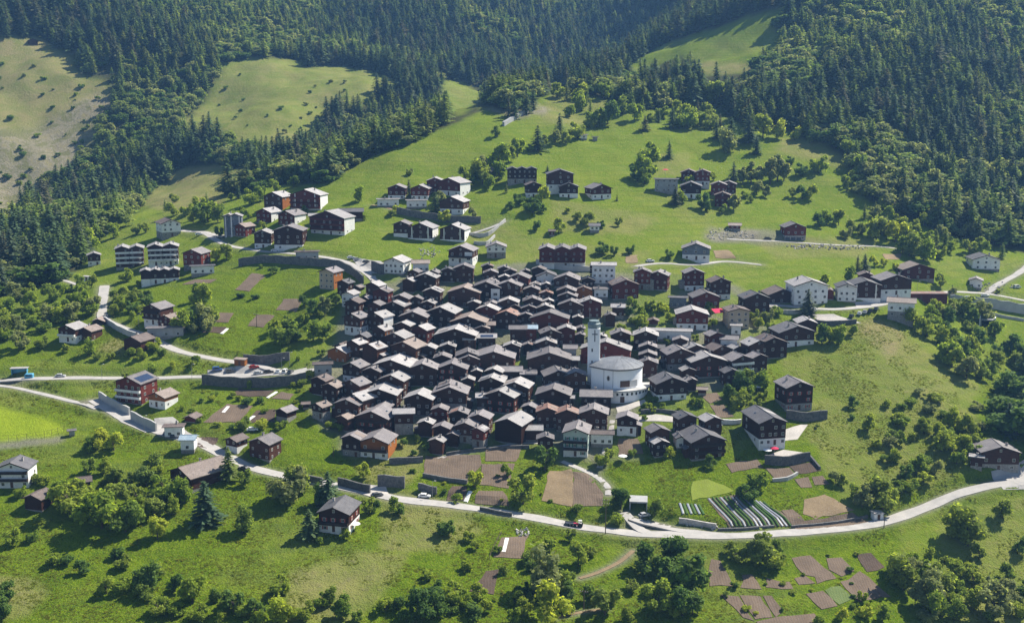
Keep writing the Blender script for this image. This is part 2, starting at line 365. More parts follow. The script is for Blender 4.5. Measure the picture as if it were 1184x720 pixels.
# leaves
def leafmat(name, cs, trans=.3):
    m, nt, b, out = new_mat(name)
    oi = nd(nt, 'ShaderNodeObjectInfo'); tc = nd(nt, 'ShaderNodeTexCoord')
    cr = nd(nt, 'ShaderNodeValToRGB'); el = cr.color_ramp.elements
    el[0].position = 0; el[0].color = (*cs[0], 1); el[1].position = 1; el[1].color = (*cs[-1], 1)
    for i, c in enumerate(cs[1:-1], 1):
        e = el.new(i / (len(cs) - 1)); e.color = (*c, 1)
    nt.links.new(oi.outputs['Random'], cr.inputs[0])
    ge = nd(nt, 'ShaderNodeNewGeometry')
    hv = nd(nt, 'ShaderNodeHueSaturation'); nt.links.new(cr.outputs[0], hv.inputs['Color'])
    v = math_(nt, 'MULTIPLY_ADD', ge.outputs['Random Per Island'], .7); v.node.inputs[2].default_value = .65
    nt.links.new(v, hv.inputs['Value'])
    nt.links.new(hv.outputs[0], b.inputs['Base Color']); b.inputs['Roughness'].default_value = .75; b.inputs['Specular IOR Level'].default_value = .15
    tr = nd(nt, 'ShaderNodeBsdfTranslucent'); nt.links.new(mix(nt, 1.0, hv.outputs[0], (1.75, 1.65, .9), 'MULTIPLY'), tr.inputs[0])
    ms = nd(nt, 'ShaderNodeMixShader'); ms.inputs[0].default_value = trans
    nt.links.new(b.outputs[0], ms.inputs[1]); nt.links.new(tr.outputs[0], ms.inputs[2]); nt.links.new(ms.outputs[0], out.inputs[0])
    return m
MT['needles'] = leafmat('dark conifer needles', [(0.068, 0.114, 0.057), (0.088, 0.140, 0.062), (0.111, 0.163, 0.062), (0.086, 0.120, 0.070), (0.130, 0.127, 0.077)], .35)
MT['larch'] = leafmat('light larch needles', [(0.163, 0.231, 0.055), (0.150, 0.219, 0.061), (0.195, 0.250, 0.061), (0.163, 0.194, 0.077)], .5)
MT['leaves'] = leafmat('fresh broad leaves', [(0.175, 0.250, 0.034), (0.217, 0.290, 0.038), (0.259, 0.317, 0.045), (0.203, 0.257, 0.055), (0.154, 0.230, 0.035)], .58)
MT['leavesgrey'] = leafmat('grey green leaves', [(0.216, 0.252, 0.100), (0.240, 0.270, 0.110), (0.192, 0.234, 0.090)], .55)
MT['leavesyellow'] = leafmat('yellow green leaves', [(0.312, 0.375, 0.045), (0.350, 0.388, 0.050)], .58)
MT['leavesdark'] = leafmat('dark glossy leaves', [(0.084, 0.150, 0.031), (0.105, 0.176, 0.035), (0.124, 0.192, 0.040)], .5)
MT['tuft'] = leafmat('meadow weeds', [(.15, .19, .015), (.18, .21, .02), (.20, .22, .03), (.12, .17, .012)], .5)
MT['bark'] = mottled('bark', (.11, .085, .065), (.065, .052, .042), 2, .95, .05)
MT['crop'] = leafmat('vegetable leaves', [(.06, .13, .03), (.08, .15, .035)], .2)
MT['plastic'] = plain('pale plastic mulch', (.24, .26, .30), .4, .4)

# ---------------------------------------------------------------- mesh builder
class MB:
    def __init__(s): s.v = []; s.f = []; s.m = []
    def add(s, vs, fs, mi=0):
        o = len(s.v); s.v += [tuple(v) for v in vs]; s.f += [tuple(i + o for i in f) for f in fs]; s.m += [mi] * len(fs); return s
    def box(s, x0, x1, y0, y1, z0, z1, mi=0):
        return s.add([(x0,y0,z0),(x1,y0,z0),(x1,y1,z0),(x0,y1,z0),(x0,y0,z1),(x1,y0,z1),(x1,y1,z1),(x0,y1,z1)],
                     [(0,3,2,1),(4,5,6,7),(0,1,5,4),(1,2,6,5),(2,3,7,6),(3,0,4,7)], mi)
    def prism(s, poly, y0, y1, mi=0):
        """poly in x,z (counter-clockwise seen from -y), extruded from y0 to y1"""
        n_ = len(poly)
        return s.add([(x, y0, z) for x, z in poly] + [(x, y1, z) for x, z in poly],
                     [tuple(range(n_)), tuple(range(2 * n_ - 1, n_ - 1, -1))] + [(i, i + n_, (i + 1) % n_ + n_, (i + 1) % n_) for i in range(n_)], mi)
    def tube(s, p, q, r0, r1=None, n_=8, mi=0, caps=True):
        r1 = r0 if r1 is None else r1
        p = Vector(p); q = Vector(q); d = (q - p).normalized(); a = d.orthogonal().normalized(); b_ = d.cross(a)
        vs = [p + (a * math.cos(6.2832 * i / n_) + b_ * math.sin(6.2832 * i / n_)) * r0 for i in range(n_)] + [q + (a * math.cos(6.2832 * i / n_) + b_ * math.sin(6.2832 * i / n_)) * r1 for i in range(n_)]
        fs = [(i, (i + 1) % n_, (i + 1) % n_ + n_, i + n_) for i in range(n_)]
        if caps: fs += [tuple(range(n_ - 1, -1, -1)), tuple(range(n_, 2 * n_))]
        return s.add(vs, fs, mi)
    def lathe(s, prof, n_=16, mi=0, a0=0.0):
        vs = []; fs = []
        for r, z in prof:
            vs += [(r * math.cos(a0 + 6.28318 * i / n_), r * math.sin(a0 + 6.28318 * i / n_), z) for i in range(n_)]
        for k in range(len(prof) - 1):
            fs += [(k * n_ + i, k * n_ + (i + 1) % n_, (k + 1) * n_ + (i + 1) % n_, (k + 1) * n_ + i) for i in range(n_)]
        return s.add(vs, fs, mi)
    def mesh(s, name, mats):
        me = bpy.data.meshes.new(name); me.from_pydata(s.v, [], s.f)
        for m_ in (mats if isinstance(mats, (list, tuple)) else [mats]): me.materials.append(m_)
        if any(s.m): me.polygons.foreach_set('material_index', s.m)
        me.update(); return me
    def build(s, name, mats, parent=None, loc=None):
        o = bpy.data.objects.new(name, s.mesh(name, mats)); C.objects.link(o)
        if parent: o.parent = parent
        if loc: o.location = loc
        return o
def tag(o, label, cat=None, group=None, kind=None):
    o['label'] = label
    if cat: o['category'] = cat
    if group: o['group'] = group
    if kind: o['kind'] = kind
    return o
def empty(name, loc, rz=0.0):
    o = bpy.data.objects.new(name, None); C.objects.link(o); o.location = loc; o.rotation_euler = (0, 0, rz); o.empty_display_size = .5
    return o

# ---------------------------------------------------------------- ground regions (photo-pixel outlines on the ground)
def inpoly(px, py, poly):
    r = np.zeros(px.shape, bool); n_ = len(poly)
    for i in range(n_):
        x0, y0 = poly[i]; x1, y1 = poly[(i + 1) % n_]
        if y0 == y1: continue
        c_ = ((y0 > py) != (y1 > py)) & (px < (x1 - x0) * (py - y0) / (y1 - y0) + x0)
        r ^= c_
    return r
LOWER = [(-700,372),(-300,360),(0,345),(50,328),(95,310),(104,288),(138,256),(165,238),(215,246),(250,246),(262,226),(300,219),(330,213),(372,213),(392,203),(405,193),(430,181),(470,166),(520,147),(553,129),(572,122),(590,130),(600,128),(625,112),(640,104),(665,108),(705,112),(720,122),(745,128),(790,125),(806,120),(828,124),(842,128),(850,140),(872,152),(902,146),(925,160),(955,166),(972,180),(985,200),(996,222),(1012,236),(1040,250),(1070,262),(1098,272),(1120,280),(1150,284),(1184,292),(1300,310),(1900,330)]
FOREST = LOWER + [(2000,-600),(-900,-600)]
CLEAR = [
 [(-500,30),(0,42),(30,44),(46,42),(62,52),(80,64),(95,86),(132,98),(131,128),(116,148),(112,168),(92,196),(64,206),(34,240),(12,264),(-40,280),(-500,300)],
 [(262,72),(300,66),(345,70),(356,78),(392,76),(432,82),(462,96),(452,104),(420,115),(385,132),(376,150),(372,165),(352,178),(310,188),(296,178),(270,166),(228,158),(203,148),(212,138),(242,116),(250,90)],
 [(160,236),(185,214),(205,196),(250,190),(294,204),(300,212),(262,226),(248,246),(200,246)],
 [(508,94),(537,92),(566,112),(540,130),(524,134),(510,116)],
 [(787,48),(822,34),(862,18),(909,8),(906,30),(903,58),(884,75),(840,72),(806,74),(792,66)],
 [(798,74),(840,70),(884,74),(872,84),(815,88)],
 [(935,62),(952,58),(950,78),(938,84)],
 [(728,76),(745,62),(770,50),(800,40),(822,34),(818,50),(795,62),(765,76),(735,88)],
]
PU, PV = project(FX, FY, ZZ.ravel())
wob = (vnoise(FX, FY, 9, 2) - .5) * 9 + (vnoise(FX, FY, 30, 4) - .5) * 8
wu = PU + wob; wv = PV + (vnoise(FX, FY, 8, 7) - .5) * 4
forest_m = inpoly(wu, wv, FOREST)
for c_ in CLEAR: forest_m &= ~inpoly(wu, wv, c_)
dry_m = np.zeros(len(FX)); rock_m = np.zeros(len(FX)); lush_m = np.zeros(len(FX)); sport_m = np.zeros(len(FX)); grav_m = roadness.copy() * .8
dry_m[inpoly(wu, wv, CLEAR[0])] = .85; rock_m[inpoly(wu, wv, [(-300,150),(40,150),(100,112),(140,105),(130,150),(112,168),(92,196),(70,215),(30,240),(10,268),(-300,290)])] = .72
dry_m[inpoly(wu, wv, CLEAR[1])] = .45; dry_m[inpoly(wu, wv, CLEAR[2])] = .75; dry_m[inpoly(wu, wv, CLEAR[3])] = .25; dry_m[inpoly(wu, wv, CLEAR[5])] = .8
def paint(arr, val, poly): arr[inpoly(wu, wv, poly)] = val
lush_m[wv > 500] = 1.0
g = (wv > 400) & (wv <= 500); lush_m[g] = np.maximum(lush_m[g], (wv[g] - 400) / 100)
paint(lush_m, .8, [(120,340),(250,290),(360,300),(420,320),(330,420),(200,400),(0,420),(-200,440),(-200,330),(60,320)])
paint(lush_m, .25, [(900,400),(1000,360),(1130,440),(1130,540),(980,590),(930,500)])
paint(lush_m, .15, [(1030,600),(1184,560),(1300,560),(1300,800),(1060,760)])
paint(dry_m, .30, [(900,400),(1000,360),(1130,440),(1130,540),(980,590),(930,500)])
paint(dry_m, .30, [(1080,600),(1184,570),(1400,570),(1400,800),(1100,720)])
paint(dry_m, .55, [(-100,640),(0,665),(40,670),(55,685),(30,712),(-10,720),(-100,720)])
paint(dry_m, .9, [(983,372),(1012,368),(1030,372),(1048,388),(1042,402),(1030,420),(1012,405),(995,385)])
paint(dry_m, .75, [(122,398),(138,387),(147,394),(146,410),(118,408)])
paint(dry_m, .55, [(436,560),(540,585),(560,612),(520,640),(440,636),(440,600)])
paint(dry_m, .5, [(410,640),(470,640),(440,690),(410,720),(330,720),(340,660)])
paint(dry_m, .55, [(392,480),(500,520),(470,560),(420,560)])
paint(dry_m, .45, [(280,150+30),(420,180),(395,205),(330,215)])
paint(dry_m, .45, [(640,230),(760,250),(740,272),(650,270)]); paint(dry_m, .3, [(500,240),(640,280),(760,290),(740,310),(540,300)])
paint(dry_m, .6, [(905,160),(975,170),(985,200),(950,190),(900,175)]); paint(dry_m, .4, [(640,105),(720,110),(720,130),(650,150),(620,130)])
paint(dry_m, .5, [(860,270),(1010,276),(1000,300),(900,298)]); paint(dry_m, .4, [(745,180),(800,175),(800,200),(760,205)])
paint(sport_m, 1, [(-300,448),(-20,466),(5,473),(40,482),(70,490),(76,498),(60,506),(0,512),(-60,516),(-300,525)])
paint(grav_m, .75, [(0,511),(78,504),(72,513),(0,519),(-80,524),(-80,517)]); paint(grav_m, .6, [(860,264),(905,266),(912,283),(815,278),(820,270)])
paint(rock_m, .9, [(540,120),(610,112),(640,128),(600,138)]) ; paint(rock_m, .8, [(815,262),(880,266),(876,280),(815,276)])
# village lanes: trodden gravel between the houses
VIL = [(352,470),(356,430),(385,400),(398,330),(430,312),(500,312),(600,305),(700,305),(790,318),(850,330),(880,350),(905,395),(868,450),(820,470),(800,510),(760,530),(690,535),(620,520),(560,515),(500,522),(455,530),(395,525),(380,500)]
paint(grav_m, .7, VIL)
vy = vnoise(FX, FY, 11, 21); g = inpoly(wu, wv, VIL) & (vy > .60); grav_m[g] = .15
paint(grav_m, .0, [(448,498),(506,500),(508,522),(450,532)]); paint(grav_m, .1, [(742,470),(870,442),(872,520),(700,532),(700,512)]); paint(grav_m, .1, [(735,335),(790,345),(790,385),(735,375)])
tm = bpy.data.meshes.new('hillside')
ii = np.arange((NY - 1) * NS).reshape(NY - 1, NS)[:, :-1].ravel()
quads = np.c_[ii, ii + 1, ii + NS + 1, ii + NS]
tm.vertices.add(len(FX)); tm.vertices.foreach_set('co', np.c_[FX, FY, ZZ.ravel()].astype(np.float32).ravel())
tm.loops.add(quads.size); tm.loops.foreach_set('vertex_index', quads.ravel().astype(np.int32))
tm.polygons.add(len(quads)); tm.polygons.foreach_set('loop_start', np.arange(0, quads.size, 4, dtype=np.int32)); tm.polygons.foreach_set('loop_total', np.full(len(quads), 4, np.int32))
tm.update(); tm.validate(); tm.polygons.foreach_set('use_smooth', np.ones(len(quads), bool))
def blur(a):
    a = a.reshape(ZZ.shape).copy()
    for _ in range(2):
        b_ = a.copy(); b_[1:-1, 1:-1] = (a[1:-1, 1:-1] * 2 + a[:-2, 1:-1] + a[2:, 1:-1] + a[1:-1, :-2] + a[1:-1, 2:]) / 6; a = b_
    return a.ravel()
for nm, chans in (('regions', (dry_m, rock_m, forest_m.astype(float))), ('regions2', (lush_m, sport_m, grav_m))):
    at = tm.color_attributes.new(nm, 'FLOAT_COLOR', 'POINT')
    at.data.foreach_set('color', np.c_[blur(chans[0]), blur(chans[1]), blur(chans[2]), np.ones(len(FX))].astype(np.float32).ravel())
tm.materials.append(MT['ground'])
terr = bpy.data.objects.new('hillside', tm); C.objects.link(terr)
tag(terr, 'steep green hillside of meadows and rocky slopes under the whole village', kind='structure')

# roads
for name, lab, w, L in road_lines:
    d = np.gradient(L[:, :2], axis=0); d /= np.linalg.norm(d, axis=1)[:, None] + 1e-9; nrm = np.c_[-d[:, 1], d[:, 0]]
    vs = []; fs = []
    offs = (-.5, -.25, 0, .25, .5)
    for k in range(len(L)):
        ww = w * (1 + .07 * math.sin(k * .31) + .05 * math.sin(k * .9))
        for o_ in offs: vs.append((L[k, 0] + nrm[k, 0] * ww * o_, L[k, 1] + nrm[k, 1] * ww * o_, L[k, 2] + .03 + .05 * (1 - abs(o_) * 2)))
    for k in range(len(L) - 1):
        for j in range(4): fs.append((k * 5 + j + 1, k * 5 + j, k * 5 + 5 + j, k * 5 + 6 + j))
    # a skirt so that the slab has thickness
    base = len(vs)
    for k in range(len(L)):
        vs.append((vs[k * 5][0], vs[k * 5][1], vs[k * 5][2] - .5)); vs.append((vs[k * 5 + 4][0], vs[k * 5 + 4][1], vs[k * 5 + 4][2] - .5))
    for k in range(len(L) - 1):
        fs.append((k * 5, base + 2 * k, base + 2 * k + 2, k * 5 + 5)); fs.append((k * 5 + 4, k * 5 + 9, base + 2 * k + 3, base + 2 * k + 1))
    o = MB().add(vs, fs).build(name, MT['soiltan'] if lab.startswith('thin ') else MT['road']); tag(o, lab, kind='structure')

# draped ground patches
RP = random.Random(3)
def patch(poly, mat, name, lab, dz=.10):
    bm = bmesh.new()
    Q_ = [hit(u, v) for u, v in poly]; vs = []
    for a_, c_ in zip(Q_, Q_[1:] + Q_[:1]):
        m_ = max(1, int((c_ - a_).length / 3.0))
        for k in range(m_):
            q = a_.lerp(c_, k / m_); j_ = .0 if mat in (MT['paving'], MT['road']) else .45
            vs.append(bm.verts.new((q.x + RP.uniform(-j_, j_), q.y + RP.uniform(-j_, j_), q.z)))
    bm.faces.new(vs); bmesh.ops.triangulate(bm, faces=bm.faces[:])
    for _ in range(5):
        es = [e for e in bm.edges if e.calc_length() > 2.2]
        if not es: break
        bmesh.ops.subdivide_edges(bm, edges=es, cuts=1, use_grid_fill=False); bmesh.ops.triangulate(bm, faces=bm.faces[:])
    for v in bm.verts: v.co.z = hz(v.co.x, v.co.y) + dz
    bm.normal_update()
    if sum(f.normal.z for f in bm.faces) < 0: bmesh.ops.reverse_faces(bm, faces=bm.faces[:])
    g_ = bmesh.ops.extrude_edge_only(bm, edges=[e for e in bm.edges if e.is_boundary])
    for v in [x for x in g_['geom'] if isinstance(x, bmesh.types.BMVert)]: v.co.z -= .5
    me = bpy.data.meshes.new(name); bm.to_mesh(me); bm.free(); me.materials.append(mat)
    o = bpy.data.objects.new(name, me); C.objects.link(o); tag(o, lab, kind='structure'); return o
def T(x0, y0, s, P): return [(x0 + p[0] / s, y0 + p[1] / s) for p in P]
PLOTS = [
 ([(737,482),(758,479),(800,486),(802,490),(757,487),(738,487)],'paving','pale lane winding below the church to the gardens'),
 ([(712,470),(722,468),(745,462),(748,466),(728,474),(714,478)],'paving','pale forecourt below the church'),
 (T(392,480,2.96,[(295,140),(480,135),(490,165),(440,232),(290,215)]),'soil','wide tilled plot below the lowest row of barns'),
 (T(392,480,2.96,[(505,115),(625,110),(605,160),(500,155)]),'soil','upper tilled plot beside the dense round tree'),
 (T(392,480,2.96,[(492,167),(600,165),(580,250),(480,237)]),'soil','tilled plot between two round green trees'),
 (T(392,480,2.96,[(385,242),(440,242),(430,290),(365,290)]),'soildark','small dark plot above the lower road'),
 (T(392,480,2.96,[(475,258),(560,258),(585,310),(462,300)]),'soil','brown plot under the round tree by the road'),
 (T(392,480,2.96,[(722,190),(800,186),(800,312),(690,290)]),'soiltan','straw coloured plot beside the curved white path'),
 (T(392,480,2.96,[(804,192),(850,200),(905,270),(903,312),(798,312)]),'soil','bare brown plot inside the bend of the white path'),
 (T(392,480,2.96,[(560,417),(645,412),(630,490),(527,485)]),'soil','bare plot with a white sheet below the road'),
 (T(392,480,2.96,[(500,532),(545,527),(530,612),(450,602)]),'soildark','dark narrow plot among the lower bushes'),
 (T(392,480,2.96,[(955,82),(1025,82),(1040,132),(958,136)]),'soil','brown terrace plot right of the pale green gabled house'),
 (T(784,480,2.96,[(110,490),(150,500),(182,582),(105,582)]),'soil','leftmost narrow plot of the lower right gardens'),
 (T(784,480,2.96,[(220,545),(255,545),(287,595),(217,590)]),'soil','small plot with planted edge in the lower right gardens'),
 (T(784,480,2.96,[(300,555),(345,570),(380,570),(395,595),(305,590)]),'soil','rounded small plot in the lower right gardens'),
 (T(784,480,2.96,[(385,488),(455,478),(545,560),(475,575),(470,550),(430,545)]),'soil','stepped plot in the middle of the lower right gardens'),
 (T(784,480,2.96,[(400,560),(440,552),(470,575),(415,582)]),'soil','tiny plot beside the stepped garden plot'),
 (T(784,480,2.96,[(505,490),(560,488),(602,535),(560,550),(520,530)]),'soil','oval plot with straw edge in the lower right gardens'),
 (T(784,480,2.96,[(555,572),(625,535),(725,618),(620,637)]),'soil','largest bare square plot of the lower right gardens'),
 (T(784,480,2.96,[(605,475),(658,468),(712,522),(642,535)]),'soildark','dark plot framed by dry grass in the lower right gardens'),
 (T(784,480,2.96,[(440,612),(498,602),(545,650),(490,665)]),'soil','plot with furrows beside the green seed bed'),
 (T(784,480,2.96,[(502,600),(552,582),(600,628),(550,648)]),'seed','pale green seed bed in the lower right gardens'),
 (T(784,480,2.96,[(150,615),(205,620),(255,700),(222,690)]),'soil','left strip of the long divided garden plot'),
 (T(784,480,2.96,[(212,618),(285,618),(325,690),(262,700)]),'soil','middle strip of the long divided garden plot'),
 (T(784,480,2.96,[(290,618),(322,616),(356,672),(330,690)]),'soil','right strip of the long divided garden plot'),
 (T(784,480,2.96,[(265,705),(335,692),(470,678),(505,730),(300,745)]),'soil','lowest striped plot of the lower right gardens'),
 (T(784,480,2.96,[(300,182),(378,180),(400,205),(330,220)]),'soil','pale tilled terrace below the big white based barn house'),
 (T(784,480,2.96,[(382,172),(460,160),(492,190),(410,203)]),'soildark','dark tilled terrace below the big white based barn house'),
 (T(784,480,2.96,[(350,325),(393,322),(432,358),(470,355),(600,330),(655,362),(640,372),(410,395)]),'soil','curved brown field beside the pale road'),
 (T(784,480,2.96,[(400,218),(443,212),(460,245),(420,250)]),'soil','left of two small terraces under the dark tilled terrace'),
 (T(784,480,2.96,[(456,208),(498,205),(520,233),(472,240)]),'soil','right of two small terraces under the dark tilled terrace'),
 (T(784,480,2.96,[(160,165),(270,150),(290,178),(180,195)]),'soil','brown terrace behind the flower bed'),
 (T(784,480,2.96,[(430,290),(500,270),(560,300),(600,325),(470,352),(430,340)]),'soiltan','dry grass patch above the curved brown field'),
 (T(800,490,5.92,[(0,395),(100,380),(230,420),(280,455),(180,490),(0,520)]),'lawn','bright mown lawn above the striped vegetable rows'),
 (T(200,290,5.92,[(540,155),(640,165),(520,280),(425,265)]),'soil','slanting bare strip in the green slope below the road wall'),
 (T(200,290,5.92,[(760,330),(880,332),(850,415),(700,410)]),'soil','bare plot left of the orange sided house'),
 (T(200,290,5.92,[(570,440),(700,440),(620,525),(510,515)]),'soil','bare plot with a pole in the green slope'),
 (T(200,290,5.92,[(320,425),(410,430),(380,490),(275,488)]),'soil','upper of two small plots above the left road bend'),
 (T(200,290,5.92,[(235,515),(370,520),(340,565),(190,560)]),'soildark','lower of two small plots above the left road bend'),
 (T(200,290,5.92,[(62,232),(150,197),(300,195),(250,222)]),'soil','long plot behind the lower apartment row'),
 (T(200,380,5.92,[(372,512),(540,530),(450,642),(200,642)]),'soil','large brown plot in the left gardens'),
 (T(200,380,5.92,[(570,557),(700,550),(700,640),(510,642)]),'soildark','dark plot beside the dark barn in the left gardens'),
 (T(200,380,5.92,[(445,412),(700,420),(640,465),(405,455)]),'soildark','upper dark plot under the stone road wall'),
 (T(200,380,5.92,[(745,430),(830,450),(800,490),(670,480)]),'soil','upper brown plot at the right of the left gardens'),
 (T(180,440,5.92,[(305,385),(425,388),(365,470),(255,440)]),'soildark','dark plot right of the small blue roofed garage'),
 (T(740,440,7.893,[(645,222),(755,227),(860,330),(700,332)]),'soil','tilled plot left of the long dark barn house'),
 (T(740,440,7.893,[(540,120),(700,115),(750,170),(645,208)]),'soil','tilled plot in the gardens right of the church'),
 (T(720,290,7.893,[(30,42),(130,38),(135,110),(30,112)]),'soiltan','pink tan plot above the village roofs'),
 (T(740,180,5.92,[(500,650),(600,648),(660,700),(520,705)]),'soiltan','tan plot right of the bluish white house'),
 (T(860,240,3.654,[(582,196),(668,196),(660,220),(600,220)]),'soiltan','pale bare patch under the upper bushes'),
 (T(860,240,3.654,[(285,452),(380,450),(495,488),(340,498)]),'paving','stone paved square beside the parked cars'),
 (T(860,240,3.654,[(470,400),(560,395),(625,395),(600,412),(480,425)]),'paving','paved apron behind the parked cars'),
 ([(905,510),(907,497),(926,491),(934,491),(922,508)],'paving','white paved terrace beside the big barn house'),
 ([(884,528),(906,520),(934,524),(905,534)],'paving','terrace in front of the big barn house'),
 ([(1146,545),(1176,536),(1250,520),(1260,560),(1160,566)],'road','pale forecourt beside the far right chalet'),
 ([(178,484),(200,482),(214,497),(240,510),(215,512),(185,502)],'road','pale forecourt at the left road junction'),
 ([(135,472),(150,475),(180,496),(168,500),(140,488),(128,478)],'road','pale forecourt below the row of garages'),
 ([(408,300),(440,302),(452,312),(430,316),(414,308)],'road','grey yard behind the curved road wall'),
 ([(240,428),(300,424),(330,430),(355,425),(352,433),(240,436)],'road','pale yard with parked cars'),
 ([(410,568),(425,560),(446,562),(450,572),(428,574)],'paving','pale forecourt below the orange timber house'),
]
for poly, mt, lab in PLOTS:
    patch(poly, MT[mt], {'paving': 'pavement', 'road': 'forecourt', 'lawn': 'lawn'}.get(mt, 'field'), lab, .16)

# ---------------------------------------------------------------- light, sky, air
world = bpy.data.worlds.new('World'); scene.world = world; world.use_nodes = True
SUN_AZ, SUN_EL = R(58), R(48)
wn = world.node_tree; bg = wn.nodes['Background']; sky = wn.nodes.new('ShaderNodeTexSky'); sky.sky_type = 'NISHITA'; sky.sun_disc = False
sky.sun_elevation = SUN_EL; sky.sun_rotation = SUN_AZ; sky.altitude = 1300
wn.links.new(sky.outputs[0], bg.inputs[0]); bg.inputs[1].default_value = .06
sl = bpy.data.lights.new('sun', 'SUN'); sl.energy = 4.6; sl.angle = R(.53); sl.color = (1, .94, .82)
so = bpy.data.objects.new('sun', sl); C.objects.link(so)
sd = Vector((math.sin(SUN_AZ) * math.cos(SUN_EL), math.cos(SUN_AZ) * math.cos(SUN_EL), math.sin(SUN_EL)))
so.rotation_euler = sd.to_track_quat('Z', 'Y').to_euler(); so.location = (0, 300, 600)
zmin = float(ZZ.min()) - 1.0; zmax = max(float(ZZ.max()) + 40, CAMZ + 5)
hm, hnt, hb, hout = new_mat('valley air'); hnt.nodes.remove(hb)
vol = hnt.nodes.new('ShaderNodeVolumePrincipled'); vol.inputs['Color'].default_value = (.24, .52, 1.0, 1); vol.inputs['Density'].default_value = .00011
vol.inputs['Anisotropy'].default_value = .2
hnt.links.new(vol.outputs[0], hout.inputs['Volume'])
HAZE = True
if HAZE:
    hzb = MB().box(-2300, 2300, -40, 2560, zmin, zmax).build('haze', hm); tag(hzb, 'thin bluish air filling the whole valley', kind='stuff')
vs_ = scene.view_settings; vs_.view_transform = 'Standard'; vs_.look = 'None'; vs_.gamma = 1; vs_.use_curve_mapping = False; vs_.exposure = 1.14
scene.render.engine = 'CYCLES'; scene.cycles.max_bounces = 5; scene.cycles.transparent_max_bounces = 6; scene.cycles.volume_bounces = 0
scene.cycles.use_denoising = True
# ---------------------------------------------------------------- houses
def window_mesh(name, w, h, shutter=None):
    b_ = MB(); f = .09
    b_.box(-w/2, -w/2 + f, -.07, .02, 0, h); b_.box(w/2 - f, w/2, -.07, .02, 0, h)
    b_.box(-w/2 + f, w/2 - f, -.07, .02, 0, f); b_.box(-w/2 + f, w/2 - f, -.07, .02, h - f, h); b_.box(-.035, .035, -.06, .02, f, h - f)
    b_.add([(-w/2 + f, -.02, f), (w/2 - f, -.02, f), (w/2 - f, -.02, h - f), (-w/2 + f, -.02, h - f)], [(0, 1, 2, 3)], 1)
    mats = [MT['frame'], MT['glass']]
    if shutter:
        for s in (-1, 1): b_.box(s * (w/2 + .24) - .22, s * (w/2 + .24) + .22, -.06, .01, 0, h, 2)
        mats.append(MT[shutter])
    return b_.mesh(name, mats)
WM = {'s': window_mesh('window', .85, 1.0), 'm': window_mesh('window', 1.15, 1.25), 'w': window_mesh('window', 1.9, 1.35),
      'r': window_mesh('window', 1.0, 1.2, 'shutter'), 'g': window_mesh('window', 1.0, 1.2, 'gshutter')}
dm = MB(); dm.box(-.5, .5, -.06, .02, 0, 2.05); dm.box(.30, .36, -.11, -.06, .95, 1.1, 1); DOORM = dm.mesh('door', [MT['door'], MT['metal']])
gm = MB(); gm.box(-1.25, 1.25, -.06, .02, 0, 2.2)
for k_ in range(3): gm.box(-1.2, 1.2, -.085, -.06, .12 + k_ * .72, .72 + k_ * .72)
GDOORM = gm.mesh('garage_door', [MT['gdoor']])
cm = MB(); cm.box(-.32, .32, -.32, .32, -1.2, 1.0); cm.box(-.42, .42, -.42, .42, 1.0, 1.12); cm.box(-.2, .2, -.2, .2, 1.12, 1.28, 1); CHIM = cm.mesh('chimney', [MT['brick'], MT['black']])
def inst(name, me, parent, loc, rz=0.0):
    o = bpy.data.objects.new(name, me); C.objects.link(o); o.parent = parent; o.location = loc; o.rotation_euler = (0, 0, rz); return o

